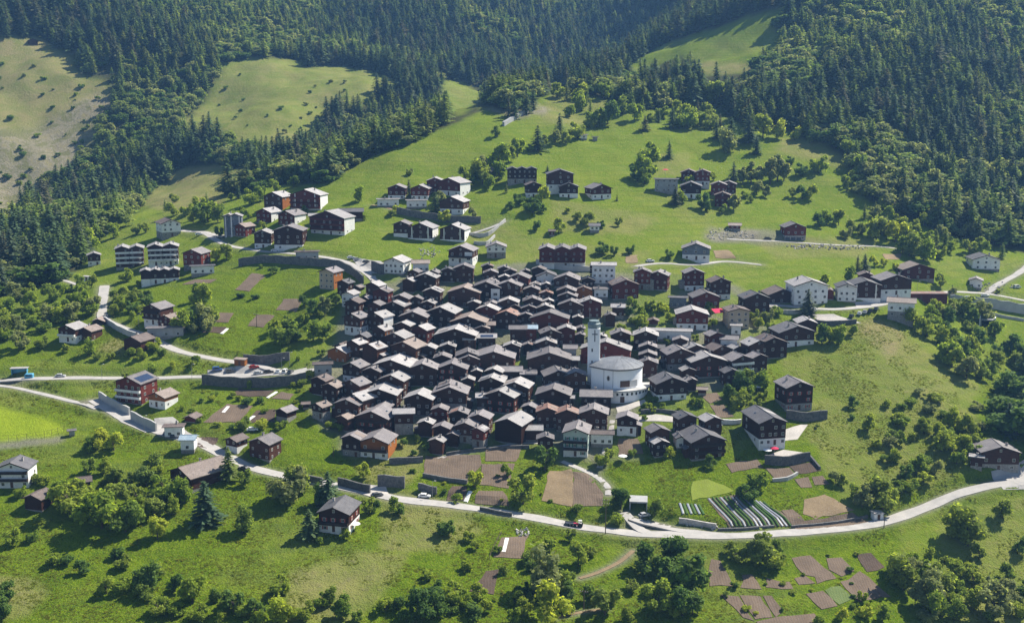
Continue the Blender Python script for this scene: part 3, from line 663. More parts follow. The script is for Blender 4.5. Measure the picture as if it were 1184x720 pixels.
WALL = {'d': 'dark', 'r': 'red', 'o': 'orange', 'w': 'white', 'g': 'grey', 'b': 'beige', 'u': 'bluegrey', 't': 'green'}
ROOF = {'p': 'r_pale', 'l': 'r_light', 'n': 'r_brown', 'y': 'r_grey', 'u': 'r_rust', 'e': 'r_blue', 't': 'r_tan'}
WALLW = {'d': 'dark timber', 'r': 'red-brown timber', 'o': 'orange timber', 'w': 'white plastered', 'g': 'grey rendered', 'b': 'beige plastered', 'u': 'blue-grey boarded', 't': 'pale green'}
ROOFW = {'p': 'pale grey roof', 'l': 'light roof', 'n': 'brown roof', 'y': 'slate-grey roof', 'u': 'rust-coloured roof', 'e': 'bluish roof', 't': 'tan roof'}
HOUSES = []     # (root, u, v, style, landmark phrase or None, size)
RND = random.Random(11)
def house(u, v, wpx, hpx, psi, style, label=None, land=None, L=None, base=.3, kind=None, n=1, pitch=21.0, cat=None):
    """u,v: photo pixel of the front end of the ridge (middle of the ridge for a house standing side-on, flag X)"""
    wall, roof = style[0], style[1]; fl = style[2:]
    side = 'X' in fl
    P0 = hit(u, v, 6.0); depth = P0.y
    px = depth / F * 1.03
    phi = math.atan2(P0.x, P0.y)
    ov = .75; ovs = .6; th = .26
    if side:
        Lm = wpx * px; Wm = min(max(6.0, Lm * .75), 8.5) if L is None else L; pw = phi + math.pi / 2 * (1 if psi >= 0 else 1) + R(psi)
        if wpx * px < 5: Wm = max(3.0, Lm * .85)
    else:
        Wm = wpx * px / math.cos(R(psi)); Lm = (min(max(Wm * .92, 5.5), 11.5) if L is None else L); pw = phi + R(psi)
    Wm = max(Wm, 2.4)
    tp = math.tan(R(pitch)) * (1 if Wm < 15 else .85)
    rise = Wm / 2 * tp
    Hm = hpx * px / .96
    if 'F' in fl: tp = .06; rise = Wm / 2 * tp
    hut = 'h' in fl
    dense = 352 < u < 905 and 303 < v < 512 and wall in 'dr' and not side
    Hm = max(Hm, rise + (2.1 if hut else (1.6 + .62 * Wm if Wm < 9 else 7.2) if dense else 4.6))
    if dense and L is None: Lm = max(4.6, Wm * .74)
    rd = Vector((math.sin(pw), math.cos(pw), 0))
    P = hit(u, v, Hm)
    c = P - Vector((0, 0, Hm))
    if side: c = c - rd * (Lm / 2)
    else: c = c + rd * ov
    c.z = P.z - Hm
    name = kind or ('chalet' if wall in 'dro' else 'house')
    if hut and not kind: name = 'hut'
    root = empty(name, c, -pw)
    D = 5.0
    hw = Wm / 2 - ovs
    ze = Hm - th - hw * tp
    zb = min(ze - 1.0, base * Hm) if ('B' in fl or 'S' in fl) else min(.7, ze * .3)
    y0, y1 = 0.0, max(Lm - ov * (2 if side else 1), 2.0)
    basem = MT['white'] if 'B' in fl else MT['stone']
    wm = MT[WALL[wall]]; rm = MT[ROOF[roof]]
    wb = MB(); bb = MB()
    storeyz = []
    xo = [(i - (n - 1) / 2) * (Wm - 2 * ovs + .02) for i in range(n)]
    for i, x in enumerate(xo):
        yy0 = y0 + (.35 if n > 1 and i % 2 else 0)
        wb.prism([(x - hw, zb), (x + hw, zb), (x + hw, ze), (x, Hm - th), (x - hw, ze)], yy0, y1)
        rb = MB(); e = Wm / 2; zl = Hm - e * tp
        fr = yy0 - ov; bk = y1 + ov
        if n > 1 and i % 2: fr += .02; bk -= .02
        for s in (-1, 1):
            q = [(x, Hm), (x + s * e, zl), (x + s * e, zl - th), (x, Hm - th)]
            if s > 0: q = q[::-1]
            rb.prism([(a, b_) for a, b_ in q], fr, bk)
        rb.tube((x, fr + .05, Hm + .02), (x, bk - .05, Hm + .02), .14, n_=6)
        ro = rb.build('roof', rm, root)
        if not hut and ('C' in fl or RND.random() < .55):
            cy = RND.uniform(.3, .75) * y1; cx = RND.choice([-1, 1]) * RND.uniform(.12, .28) * Wm
            inst('chimney', CHIM, ro, (x + cx, cy, Hm - abs(cx) * tp + .1))
        fb = MB()
        for s in (-1, 1):
            q = [(x, Hm + .01), (x + s * (e + .03), zl - .03 * tp + .01), (x + s * (e + .03), zl - th - .12), (x, Hm - th - .14)]
            if s > 0: q = q[::-1]
            fb.prism(q, fr - .07, fr - .005)
        fb.build('bargeboard', MT['trim'], root)
    fw = hw - .06
    for i, x in enumerate(xo):
        bb.box(x - fw, x + fw, y0 + .06 + (.35 if n > 1 and i % 2 else 0), y1 - .06, -D, zb)
    wb.build('wall', wm, root); bb.build('foundation' if zb < 1.2 else 'lower_wall', basem if zb > 1 else MT['stone'], root)
    # windows
    if 'N' not in fl:
        wk = 'm' if wall in 'wbgt' or Wm > 11 else 's'
        if 'r' in fl: wk = 'r'
        if 'k' in fl: wk = 'g'
        faces = []
        if side: faces = [('R', Lm), ('F', Wm)] if True else []
        else: faces = [('F', Wm), ('R' if psi >= 0 else 'L', y1 - y0)]
        for x in xo:
            for face, wid in faces:
                if face == 'R' and x != xo[-1] or face == 'L' and x != xo[0]: continue
                zs = []; z = zb + .95 if zb > 1.3 else 1.1
                if side and face == 'R' : pass
                while z < ze - 1.25: zs.append(z); z += 2.65
                if zb > 2.4: zs = [max(.8, zb - 1.9)] + zs
                if not zs and not hut: zs = [max(.3, ze - 1.7)]
                for si, zz in enumerate(zs):
                    ww = (2 * hw if face == 'F' else y1 - y0)
                    nw = max(1, min(4 if 'M' in fl else 3, int(ww / 2.5)))
                    if face != 'F' and not side: nw = min(nw, 2)
                    for k in range(nw):
                        if RND.random() < (.12 if wall == 'd' else .03): continue
                        t = (k + .5) / nw + RND.uniform(-.04, .04)
                        inwall = zz + 1.3 > zb and zz < zb
                        dd = .06 if zz + .6 < zb else 0
                        isdoor = (si == 0 and k == (nw // 2) and zb > 2.4 and face == 'F')
                        if face == 'F':
                            xx = x - hw + ww * t
                            if isdoor: inst('door', DOORM, root, (xx, y0 + dd - .01, max(zb - 2.6, -.2)))
                            else: inst('window', WM[wk], root, (xx, y0 + dd - .01 + (.35 if n > 1 and xo.index(x) % 2 else 0), zz))
                        else:
                            yy = y0 + ww * t
                            sx = 1 if face == 'R' else -1
                            inst('window', WM[wk], root, (x + sx * (hw - dd + .01), yy, zz), sx * math.pi / 2)
                if face == 'F' and not hut and Hm - th - ze > 1.55 and Wm > 6:
                    inst('window', WM['s'], root, (x, y0 - .01 + (.35 if n > 1 and xo.index(x) % 2 else 0), min(Hm - th - 1.75, ze + .15)))
    # balconies across the front
    if 'A' in fl:
        zs = []; z = zb + .05 if zb > 1.2 else 2.7
        while z < ze - 1.3: zs.append(z); z += 2.65
        for x in xo:
            for z in zs:
                bo = MB(); bo.box(x - hw + .1, x + hw - .1, -1.15, -.02, z - .14, z)
                bo.box(x - hw + .1, x + hw - .1, -1.15, -1.09, z + .12, z + .95); bo.box(x - hw + .1, x - hw + .16, -1.09, -.02, z + .12, z + .95); bo.box(x + hw - .16, x + hw - .1, -1.09, -.02, z + .12, z + .95)
                for k in range(4):
                    xx = x - hw + .13 + (2 * hw - .26) * k / 3; bo.box(xx - .04, xx + .04, -1.19, -1.15, z - .1, z + 1.0)
                bo.build('balcony', MT['white'] if 'v' in fl else (MT['red'] if wall == 'r' else MT['trim']), root)
    if 'V' in fl:        # white vertical wall bands
        for x in xo:
            for s in (-.33, .33):
                MB().box(x + s * 2 * hw - .28, x + s * 2 * hw + .28, y0 - .16, y0 + .02, -1, Hm - abs(s) * 2 * hw * tp - th - .3).build('wall_band', MT['white'], root)
    if 'G' in fl:        # annex strip of white plaster on the right part of the gable
        MB().box(hw * .35, hw - .15, y0 - .14, y0 + .02, 0, ze - .6).build('wall_panel', MT['white'], root)
        for z in (1.2, 3.8):
            if z + 1.3 < ze - .8: inst('window', WM['w'], root, (hw * .66, y0 - .16, z))
    if 'Z' in fl:        # white plaster on the whole right-hand side wall
        MB().box(hw - .02, hw + .10, y0 + .2, y1 - .1, -1, ze - .4).build('wall_panel', MT['white'], root)
        for t in (.3, .7): inst('window', WM['s'], root, (hw + .12, y0 + (y1 - y0) * t, 1.6), math.pi / 2)
    if 'Y' in fl:        # orange timber panel, sunlit tone of the right-hand side wall put in as colour
        MB().box(hw - .02, hw + .10, y0 + .1, y1 - .1, .4, ze - .2).build('wall_panel', MT['orange'], root)
        for t in (.3, .7): inst('window', WM['s'], root, (hw + .12, y0 + (y1 - y0) * t, ze - 2.0), math.pi / 2)
    if 'K' in fl:        # solar panels on the right roof slope
        sb = MB(); a = .15 * Wm; b_ = .42 * Wm
        sb.add([(a, y0 + 1, Hm - a * tp + .06), (b_, y0 + 1, Hm - b_ * tp + .06), (b_, y1 - 1, Hm - b_ * tp + .06), (a, y1 - 1, Hm - a * tp + .06),
                (a, y0 + 1, Hm - a * tp + .01), (b_, y0 + 1, Hm - b_ * tp + .01), (b_, y1 - 1, Hm - b_ * tp + .01), (a, y1 - 1, Hm - a * tp + .01)],
               [(0, 1, 2, 3), (4, 7, 6, 5), (0, 4, 5, 1), (1, 5, 6, 2), (2, 6, 7, 3), (3, 7, 4, 0)])
        sb.build('solar_panel', MT['solar'], root)
    if 'g' in fl:        # garage doors in the lower wall
        for k in range(max(1, int(2 * hw / 3.2))):
            inst('garage_door', GDOORM, root, (-hw + 1.6 + 3.1 * k, y0 + .04, 0))
    if dense and Wm > 5.5 and RND.random() < .55:        # lean-to against one long wall
        sx = RND.choice((-1, 1)); ly0 = RND.uniform(.05, .4) * y1; ly1 = min(y1, ly0 + RND.uniform(2.5, 4.5)); lw = RND.uniform(1.3, 2.2); lz = RND.uniform(.45, .75) * ze
        a, b_ = hw * sx, (hw + lw) * sx
        q = [(a, -D), (b_, -D), (b_, lz - .5), (a, lz)]
        if sx < 0: q = q[::-1]
        lt = MB().prism(q, ly0, ly1).build('lean_to', wm if RND.random() < .7 else MT['stone'], root)
        q = [(a, lz + .02), (b_ + .4 * sx, lz - .62), (b_ + .4 * sx, lz - .48), (a, lz + .16)]
        if sx < 0: q = q[::-1]
        MB().prism(q, ly0 - .3, ly1 + .3).build('lean_to_roof', rm, lt)
    if dense and Wm > 8.5 and RND.random() < .5:          # small shed roof dormer or skylight
        rb_ = [c_ for c_ in root.children if c_.name.split('.')[0] == 'roof'][0]; sx = 1 if psi >= 0 else -1; dx = .26 * Wm * sx; dy = y1 * RND.uniform(.35, .6); zz = Hm - .26 * Wm * tp
        sk = MB(); sk.box(-.45, .45, -.6, .6, -.03, .05); sk.box(-.36, .36, -.5, .5, .051, .06, 1)
        o_ = sk.build('skylight', [MT['metal'], MT['glass']], rb_, (dx, dy, zz + .05)); o_.rotation_euler = (0, math.atan(tp) * sx, 0)
    if dense and Wm > 5 and RND.random() < .42:          # mended strip of roofing on one slope
        rb_ = [c_ for c_ in root.children if c_.name.split('.')[0] == 'roof'][0]; sx = RND.choice((-1, 1)); e0 = RND.uniform(.04, .2) * Wm; e1 = Wm / 2 * RND.uniform(.8, .99); a0 = -ov + RND.uniform(.1, .5) * (y1 + ov); a1 = min(y1 + ov * .9, a0 + RND.uniform(1.5, 4.5))
        q = [(sx * e0, Hm - e0 * tp + .015), (sx * e1, Hm - e1 * tp + .015), (sx * e1, Hm - e1 * tp + .07), (sx * e0, Hm - e0 * tp + .07)]
        if sx < 0: q = q[::-1]
        MB().prism(q, a0, a1).build('roof_patch', MT[ROOF[RND.choice('lpynut')]], rb_)
    small = Wm < 6.2
    if hut: what = 'hut'
    elif wall in 'dro': what = ('small ' if small else 'large ' if Wm > 12.5 else '') + ('barn' if 'N' in fl else 'chalet')
    else: what = ('small ' if small else 'large ' if Wm > 13 else '') + 'house'
    root['category'] = cat or (what.split()[-1])
    cc = c + rd * ((y0 + y1) / 2); HOUSES.append(dict(cx=cc.x, cy=cc.y, rw=max(Wm * n, 2) / 2 if not side else Lm / 2, rr=min(Wm * n, y1 - y0 + 1.2) / 2 + .8, o=root, u=u, v=v, desc=f"{WALLW[wall]} {what} with {ROOFW[roof]}", label=label, land=land))
    return root

def tile(x0, y0, s, rows):
    for r in rows:
        X, Y, w, h, psi, st = r[:6]; kw = r[6] if len(r) > 6 else {}
        house(x0 + X / s, y0 + Y / s, w / s, h / s, psi, st, **kw)
TS = 7.893
tile(350, 280, TS, [
 (205,240,140,185,35,'bpYC', dict(label='tall stone fronted house with orange sunlit side at the village top left', land='the orange sided house')),
 (355,345,115,115,35,'dy'),(400,450,120,150,30,'wl', dict(label='small white house with light roof among the top left village roofs', land='the small white top-left house')),
 (440,520,140,120,30,'dn'),(625,365,130,130,35,'dl'),(700,420,155,150,25,'rp'),(480,395,80,60,35,'dyNh'),(560,495,80,80,35,'dpN'),
 (640,545,130,90,30,'dp'),(820,540,200,110,25,'dp'),(880,480,170,90,20,'dp'),(1020,495,120,90,20,'dp'),(440,650,160,200,35,'dpB', dict(base=.42)),
 (650,640,160,130,40,'dlZ'),(1000,632,260,130,15,'dp'),
 (820,140,190,150,25,'wlM', dict(base=.1, label='white house with two rows of windows above the left village roofs', land='the two-row-window house')),
 (1090,160,170,95,0,'wtX', dict(label='white house with pinkish roof seen side-on above the village', land='the pink roofed white house')),
 (1000,250,110,90,25,'dp'),(950,330,110,130,30,'dlN')])
tile(480, 280, TS, [
 (410,32,230,185,15,'dpBGA', dict(base=.45, label='brown and white chalet with white ground floor behind the village roofs', land='the brown-and-white upper chalet')),
 (740,8,190,135,0,'wpS', dict(base=.4, label='white gabled house with grey lower storey above the village', land='the white gabled upper house')),
 (300,235,130,120,5,'dy'),(440,205,190,150,5,'dp'),(90,285,200,170,15,'dl'),(145,420,170,120,15,'dl'),(150,255,120,50,20,'dpN'),
 (660,200,120,80,0,'dpN'),(690,255,140,100,0,'dp'),(810,220,120,80,0,'dpN'),(870,245,120,75,0,'dp'),(820,300,120,75,0,'dlN'),(940,290,200,110,10,'rp'),
 (1010,250,110,75,0,'dpN'),(1120,225,130,85,10,'dp'),
 (645,360,270,190,10,'dpGC', dict(label='large dark chalet with white window panel on the right of its gable', land='the white-panelled chalet')),
 (690,338,140,60,5,'dp'),(850,355,230,190,10,'dpS', dict(base=.3)),(1090,370,105,85,5,'dlN'),(1060,405,150,130,5,'dp'),
 (440,410,300,180,10,'dt'),(110,535,130,90,15,'dl'),(225,590,270,160,20,'dl'),(530,535,120,80,10,'dlN'),(700,545,140,75,5,'dp'),
 (650,578,210,140,15,'rl', dict(label='dark red chalet with light right roof slope in the upper village', land='the dark red upper-village chalet')),(850,515,190,90,5,'dl'),(805,545,110,75,5,'dlN'),(910,570,135,90,5,'dp'),
 (830,625,200,110,15,'du', dict(label='dark chalet with orange rust roof slope in the village middle', land='the orange-roofed dark chalet')),(1070,505,180,110,0,'dp'),(1040,575,155,105,0,'dp'),(1010,645,140,85,0,'dp'),(0,495,130,90,15,'dp')])
tile(600, 270, TS, [
 (430,375,240,90,8,'dpS', dict(base=.4)),(630,400,135,110,0,'dy'),(255,350,200,120,-5,'wyG'),(250,450,110,85,0,'dl'),(250,525,130,80,0,'du'),
 (430,490,180,90,5,'dp'),(440,540,180,90,5,'dp'),(590,485,185,100,0,'on', dict(label='orange-brown gabled chalet just below the red triple-gabled hotel', land='the orange-brown gabled chalet')),(470,610,235,110,5,'dp'),(655,595,215,125,-3,'rl'),
 (270,600,120,70,0,'dl'),(240,650,165,70,0,'dl'),(980,420,250,175,-14,'rn', dict(label='large dark red chalet with brown roof right of the plain white house', land='the brown-roofed red chalet'))
 ,(920,640,135,90,0,'dlX'),(765,492,150,75,0,'wpXFg', dict(label='low white garage building with flat roof below the plain white house', kind='garage', cat='garage'))])
house(650, 285, 19.5, 25, 2, 'rpMBAC', n=3, base=.32, L=12, label='red hotel with three gables in a row above the village', land='the red triple-gabled hotel', kind='hotel', cat='hotel')
house(700, 303, 29, 23, 0, 'wlXMAC', L=10, pitch=9, label='plain white three storey house right of the red hotel', land='the plain white three-storey house')
tile(720, 290, TS, [
 (180,165,165,185,0,'rpS', dict(label='left of two adjoining dark red chalets above the leafy gardens', land='the left twin red chalet')),(320,187,190,170,10,'rp', dict(label='right of two adjoining dark red chalets above the leafy gardens')),
 (665,168,185,190,-15,'rpB', dict(base=.25, label='dark red chalet alone on green grass below the pale lane', land='the red chalet on the grass')),
 (905,248,190,190,-20,'dnB', dict(base=.25, label='dark chalet with brown roof and pale base at the meadow edge', land='the meadow-edge brown roof chalet')),
 (770,377,250,150,-15,'rpC', dict(label='broad dark red chalet with teal flat wing at its left', land='the chalet with the teal wing')),
 (520,415,180,95,0,'uyXF', dict(label='teal-grey flat roofed wing left of a broad red chalet', L=5)),
 (640,533,300,185,-5,'rlBM', dict(base=.30, L=11, label='wide red-brown inn with bright white roof over a white arcaded base', land='the bright white-roofed inn', kind='inn', cat='inn')),
 (1070,522,200,190,-20,'bnM', dict(L=9, pitch=14, label='tall beige plastered house with brown roof on the village right', land='the tall beige house')),
 (280,620,110,65,0,'rnh', dict(label='tiny brown garden pavilion beside the white roofed inn'))])
tile(350, 360, TS, [
 (680,135,130,100,40,'dlY'),(900,97,155,90,25,'dl'),(1055,130,150,140,35,'rl'),(830,195,200,110,30,'dl'),(910,275,240,155,30,'dtS',),(520,205,130,75,30,'dyN'),
 (445,262,130,95,40,'dl'),(600,297,150,140,40,'dlN'),(300,328,185,145,35,'olY', dict(label='orange timber chalet with light roof at the left village edge', land='the orange left-edge chalet')),(330,295,120,50,35,'dnNh'),
 (430,465,175,115,35,'dpB', dict(base=.35)),(800,440,340,155,20,'dlC'),(620,512,170,110,25,'dp'),(800,580,235,120,25,'dlC'),(430,625,170,105,40,'dp'),(130,595,150,105,35,'dn'),(232,655,150,95,35,'dt'),
 (200,465,190,60,0,'gnXFg', dict(label='low row of garages under the left edge gardens', kind='garage', cat='garage', L=5)),(700,620,90,80,25,'up')])
tile(480, 360, TS, [
 (480,45,330,120,10,'dt'),(690,90,125,65,0,'dtX'),(360,157,380,170,10,'dlC', dict(label='very wide dark chalet with light right roof slope in the village heart', land='the very wide dark chalet')),(450,130,145,65,10,'dp'),(610,132,150,65,0,'dp'),
 (510,220,125,125,0,'dlX'),(670,200,188,110,0,'dlXK', dict(label='side-on dark chalet with solar panels on its light roof', land='the solar-panel chalet')),
 (955,125,170,170,0,'dpX'),(1075,122,125,160,0,'reX', dict(label='red chalet seen side-on under a light blue sheet roof', land='the blue-roofed red chalet')),
 (295,295,155,95,5,'dl'),(110,310,150,100,15,'dl'),(245,395,170,85,5,'dpN'),(480,365,225,70,0,'dp'),(490,402,205,130,0,'dpC'),
 (715,365,385,190,5,'dprC', dict(label='broad dark chalet with red shutters in the middle of the village', land='the red-shuttered broad chalet')),(880,290,165,85,5,'dl'),(1030,290,112,110,0,'dp'),(1150,270,140,100,0,'dp'),
 (60,475,285,215,8,'dpC'),(330,472,290,210,8,'dpSrC', dict(base=.2)),(560,530,110,75,5,'dlN'),(710,520,170,80,15,'dl'),(890,497,222,110,0,'dpX'),(1050,532,160,110,0,'dpX'),
 (480,605,130,95,5,'dlN'),(690,600,240,115,10,'dl'),(905,643,265,120,15,'dl'),(310,657,220,90,5,'dp')])
tile(610, 350, 6.0, [
 (150,65,270,130,5,'rp'),(575,75,82,100,0,'dpN'),(350,90,80,70,0,'dlN'),(270,165,135,110,0,'rl'),(165,185,150,95,-10,'dp'),(650,195,148,110,-4,'dp'),
 (540,268,350,125,5,'rlr', dict(L=8, label='long red chalet with light roof directly behind the church dome', land='the long red chalet')),(820,195,180,115,0,'dl'),(835,285,130,85,0,'dp'),(835,340,130,85,0,'dp'),(838,393,140,115,0,'dp'),(130,255,150,110,0,'dl'),
 (310,290,105,85,0,'gpX'),(150,345,310,165,0,'dpM', dict(label='broad dark chalet with many small windows left of the church tower', land='the many-windowed broad chalet')),(320,368,112,60,0,'dlX'),(40,470,82,95,0,'dpX'),(215,470,200,115,-10,'dpC'),(335,477,165,150,-4,'dp'),
 (490,602,230,130,0,'dpXC', dict(L=9, label='long side-on brown chalet directly below the white church wall', land='the long chalet below the church')),(305,640,82,85,0,'dlX'),(175,595,250,125,5,'dp'),(510,222,90,70,0,'dlN'),(368,168,70,70,0,'dpN'),(365,212,75,75,0,'dpN')])
tile(740, 360, TS, [
 (370,240,150,85,0,'dp'),(190,300,115,60,0,'dyXh'),(520,305,170,75,-20,'dlN'),(380,340,255,195,-20,'dpS', dict(base=.3, label='dark tall chalet with wide pale roof right of the church dome', land='the tall chalet right of the church')),
 (710,190,140,105,-30,'rp'),(760,310,170,145,-35,'dn'),(830,218,178,110,0,'wpX'),(908,315,115,95,-35,'dl'),(1100,262,200,115,-30,'dl'),
 (640,403,330,155,-20,'dlrC', dict(label='wide dark chalet with bright white left roof slope on the right side', land='the bright left-roofed chalet')),(948,400,210,115,-30,'dpAv'),(1105,390,150,120,-30,'dp'),(453,515,132,95,-20,'dlN'),(850,528,150,125,-25,'dy'),
 (300,600,290,205,-20,'dyB', dict(base=.27, label='big dark chalet with slate-grey roof and white base right of the church', land='the slate-roofed white-based chalet')),(480,612,110,80,-20,'dpN'),(895,115,115,95,0,'wlXF',)
 ,(280,160,430,85,0,'wlXF', dict(L=6, label='long white flat terrace building in front of the white roofed inn'))])
tile(350, 440, TS, [
 (450,118,180,75,45,'dl'),(690,75,335,175,15,'dlC'),(1045,118,275,200,15,'dl'),(390,170,235,165,25,'dp'),(118,205,115,105,45,'dtS', dict(base=.5)),(350,315,115,130,40,'dtN'),
 (622,278,305,215,25,'dprA', dict(label='dark chalet with red balcony on the lower left of the village', land='the red-balconied chalet')),(720,215,150,80,20,'dp'),(940,250,205,205,0,'dlXS', dict(base=.4)),(1110,365,155,115,15,'dlN'),
 (430,495,185,205,25,'dpS', dict(base=.3)),(640,512,280,205,20,'opBYA', dict(base=.32, label='bright orange timber chalet with white base at the village foot', land='the bright orange chalet')),(45,190,90,60,0,'dnXh')])
tile(480, 440, TS, [
 (310,57,330,185,8,'dpS', dict(base=.3)),(217,240,160,140,10,'rp'),(390,270,185,120,10,'dp'),(575,305,210,115,15,'dp'),(635,110,140,110,0,'dlX'),
 (762,88,280,205,22,'dlrC', dict(label='large dark chalet with bright roof and red window boxes at the lower centre', land='the red-boxed lower chalet')),(450,382,205,200,15,'dpS', dict(base=.4)),(562,430,135,195,25,'rpS', dict(base=.42, label='narrow red gabled house on a tall stone base', land='the narrow red stone-based house')),
 (232,405,170,105,15,'dpN'),(335,475,125,150,15,'dpN'),(182,528,150,125,20,'dlN'),
 (840,345,265,235,25,'dlN', dict(L=12, label='big dark barn with bright right roof slope on the lowest row', land='the big lowest-row barn')),(1032,220,150,115,15,'dp'),(1088,402,205,130,0,'dlXN')])
tile(610, 450, TS, [
 (182,167,215,135,0,'du', dict(label='dark chalet with rust stained roof below the village centre', land='the rust-stained roof chalet')),(360,185,220,145,0,'du'),(600,176,275,195,3,'dpM'),
 (437,355,250,275,6,'tpBkA', dict(base=.28, L=11, label='pale green gabled house with dark middle storey and white base', land='the pale green gabled house')),
 (698,370,235,110,0,'wnXM', dict(L=5, label='low white house with brown roof beside the pale green house', land='the low white brown-roofed house')),
 (905,235,205,165,3,'dpB', dict(base=.45, label='small dark chalet on a broad white base below the church', land='the white-based chalet below the church')),(162,425,170,100,0,'dp')])
tile(740, 440, TS, [
 (195,430,190,125,-25,'dp'),(205,543,150,130,-25,'dlA'),(445,308,185,125,-25,'dy'),(682,330,170,130,-30,'dl'),
 (635,490,325,205,-25,'dyAC', dict(L=13, label='big dark chalet with slate-grey roof at the lower right', land='the big lower-right slate chalet')),(585,55,110,65,0,'rtXh'),(380,505,110,110,-15,'wy')])
house(840+435/TS, 420+490/TS, 256/TS, 300/TS, -25, 'dyBM', L=17, base=.35, label='long dark timber house with slate-grey roof on a high white base', land='the long white-based dark house')
house(840+682/TS, 420+167/TS, 250/TS, 270/TS, -28, 'dpSrC', base=.27, L=11, label='solitary dark chalet with red shutters on the right grass slope', land='the red-shuttered slope chalet')
S3 = 3.654
tile(860, 240, S3, [
 (222,66,92,72,-15,'rpSg', dict(base=.32, label='lone red chalet by the upper right meadow road', land='the lone red roadside chalet')),
 (1030,200,112,62,-20,'wyC', dict(label='white house with grey roof beside the dark forest edge', land='the white forest-edge house')),
 (982,297,58,45,0,'wph', dict(label='tiny white house under the climbing right edge road', cat='house', kind='house')),
 (745,238,130,66,-25,'rt', dict(label='dark red chalet with tan roof above the right parking', land='the tan-roofed red chalet')),(520,274,62,36,-10,'rnN'),
 (650,284,125,100,-25,'dpB', dict(base=.42, label='dark chalet with arched white ground floor above the garage block', land='the arched white-floored chalet')),
 (522,308,125,88,-15,'dyVB', dict(base=.2, label='dark apartment house with white vertical bands by the parking', land='the white-banded apartment house')),(440,320,82,78,-12,'wy'),
 (290,306,140,104,-20,'wlM', dict(L=14, label='big white three storey house with cream roof at the village right end', land='the big white cream-roofed house')),
 (168,344,120,58,-20,'dn'),(60,362,110,50,-20,'dy'),(365,345,42,42,0,'rnN'),(675,380,115,92,0,'wtXS', dict(base=.45, label='white garage block with pale roof on grey base above the bushes', land='the white garage block')),
 (272,472,85,46,-15,'dlN'),(230,500,150,86,-25,'dyB', dict(base=.3)),(132,548,118,62,-25,'dn')])
S5 = 5.92
tile(430, 180, S5, [
 (165,198,125,95,10,'rpB', dict(base=.28, label='leftmost red chalet of the upper meadow hamlet', land='the leftmost upper red chalet')),(322,200,125,95,15,'rlB', dict(base=.28, label='second red chalet from the left in the upper meadow hamlet')),
 (430,150,120,95,5,'rl', dict(label='dark red chalet behind the tall spruce of the upper hamlet')),(520,152,155,115,35,'rlBZ', dict(base=.3, label='red chalet with large white lower storey in the upper hamlet', land='the upper red-and-white chalet')),
 (540,280,165,120,20,'dlB', dict(base=.35, label='dark chalet on the stone terrace below the upper red chalets', land='the stone terrace chalet')),
 (195,448,112,105,15,'dpB', dict(base=.25, label='leftmost of three dark chalets on the green slope', land='the leftmost slope chalet')),(325,460,175,112,18,'dlVBZ', dict(base=.12, label='middle of three slope chalets with white vertical bands')),(545,470,175,112,18,'dlVBZ', dict(base=.12, label='rightmost of three slope chalets beside construction terraces', land='the rightmost banded slope chalet')),
 (750,85,105,75,35,'dp', dict(label='dark chalet under trees at the hamlet top', land='the tree-shaded hamlet chalet')),(1110,180,110,100,-8,'dnB', dict(base=.3, label='small dark chalet below the triple gabled dark row house')),
 (120,292,160,48,0,'wlXFg', dict(L=5, label='low white garage below the leftmost upper red chalet', kind='garage', cat='garage')),(315,300,150,45,0,'wlXFg', dict(L=4, label='low white garage under the second upper red chalet', kind='garage', cat='garage'))])
house(430+1030/S5, 180+78/S5, 76/S5, 105/S5, -3, 'dyS', n=3, base=.3, L=9, label='dark row house with three equal gables in the upper meadow', land='the dark triple-gabled row house', kind='row_house', cat='row house')
tile(590, 180, S5, [
 (345,95,178,150,-5,'dyB', dict(base=.38, label='tall dark chalet with white lower storeys in the upper meadow', land='the tall upper white-based chalet')),(402,185,135,98,-5,'dyB', dict(base=.3, label='dark chalet in front of the tall white based upper chalet')),
 (632,195,135,98,-25,'rpB', dict(base=.35, label='red chalet with pinkish roof at the right of the upper hamlet', land='the pinkish-roofed upper chalet')),
 (587,462,82,50,0,'wyXh', dict(label='small white hut alone on the green slope above the hotel', land='the small white slope hut')),(295,505,52,42,0,'rnXh', dict(label='tiny red-brown hut among bushes above the hotel'))])
tile(740, 180, S5, [
 (190,155,165,90,0,'gyXFM', dict(L=6, label='grey flat roofed wing at the left of the upper right hamlet', land='the grey flat wing')),(335,94,112,85,0,'rn', dict(label='left of two adjoining dark red chalets behind the grey flat wing')),(430,95,105,120,0,'rnB', dict(base=.4, label='right of two adjoining dark red chalets behind the grey flat wing')),
 (350,180,145,105,0,'dyB', dict(base=.3, label='dark chalet in front of the grey flat wing')),(540,178,112,95,0,'rp', dict(label='left red chalet of the pair above the lower red chalet')),(610,175,105,80,0,'rp', dict(label='right red chalet of the pair beside the feathery trees')),
 (567,250,112,98,0,'rnA', dict(base=.3, label='lowest red chalet of the upper right hamlet with balcony', land='the lowest upper-right red chalet')),
 (385,600,195,125,0,'upB', dict(base=.4, label='bluish white house with dark centre bay above the pale lane', land='the bluish white house')),(660,460,92,42,0,'rtXh', dict(label='low reddish shed on the terraces of the upper right hamlet'))])
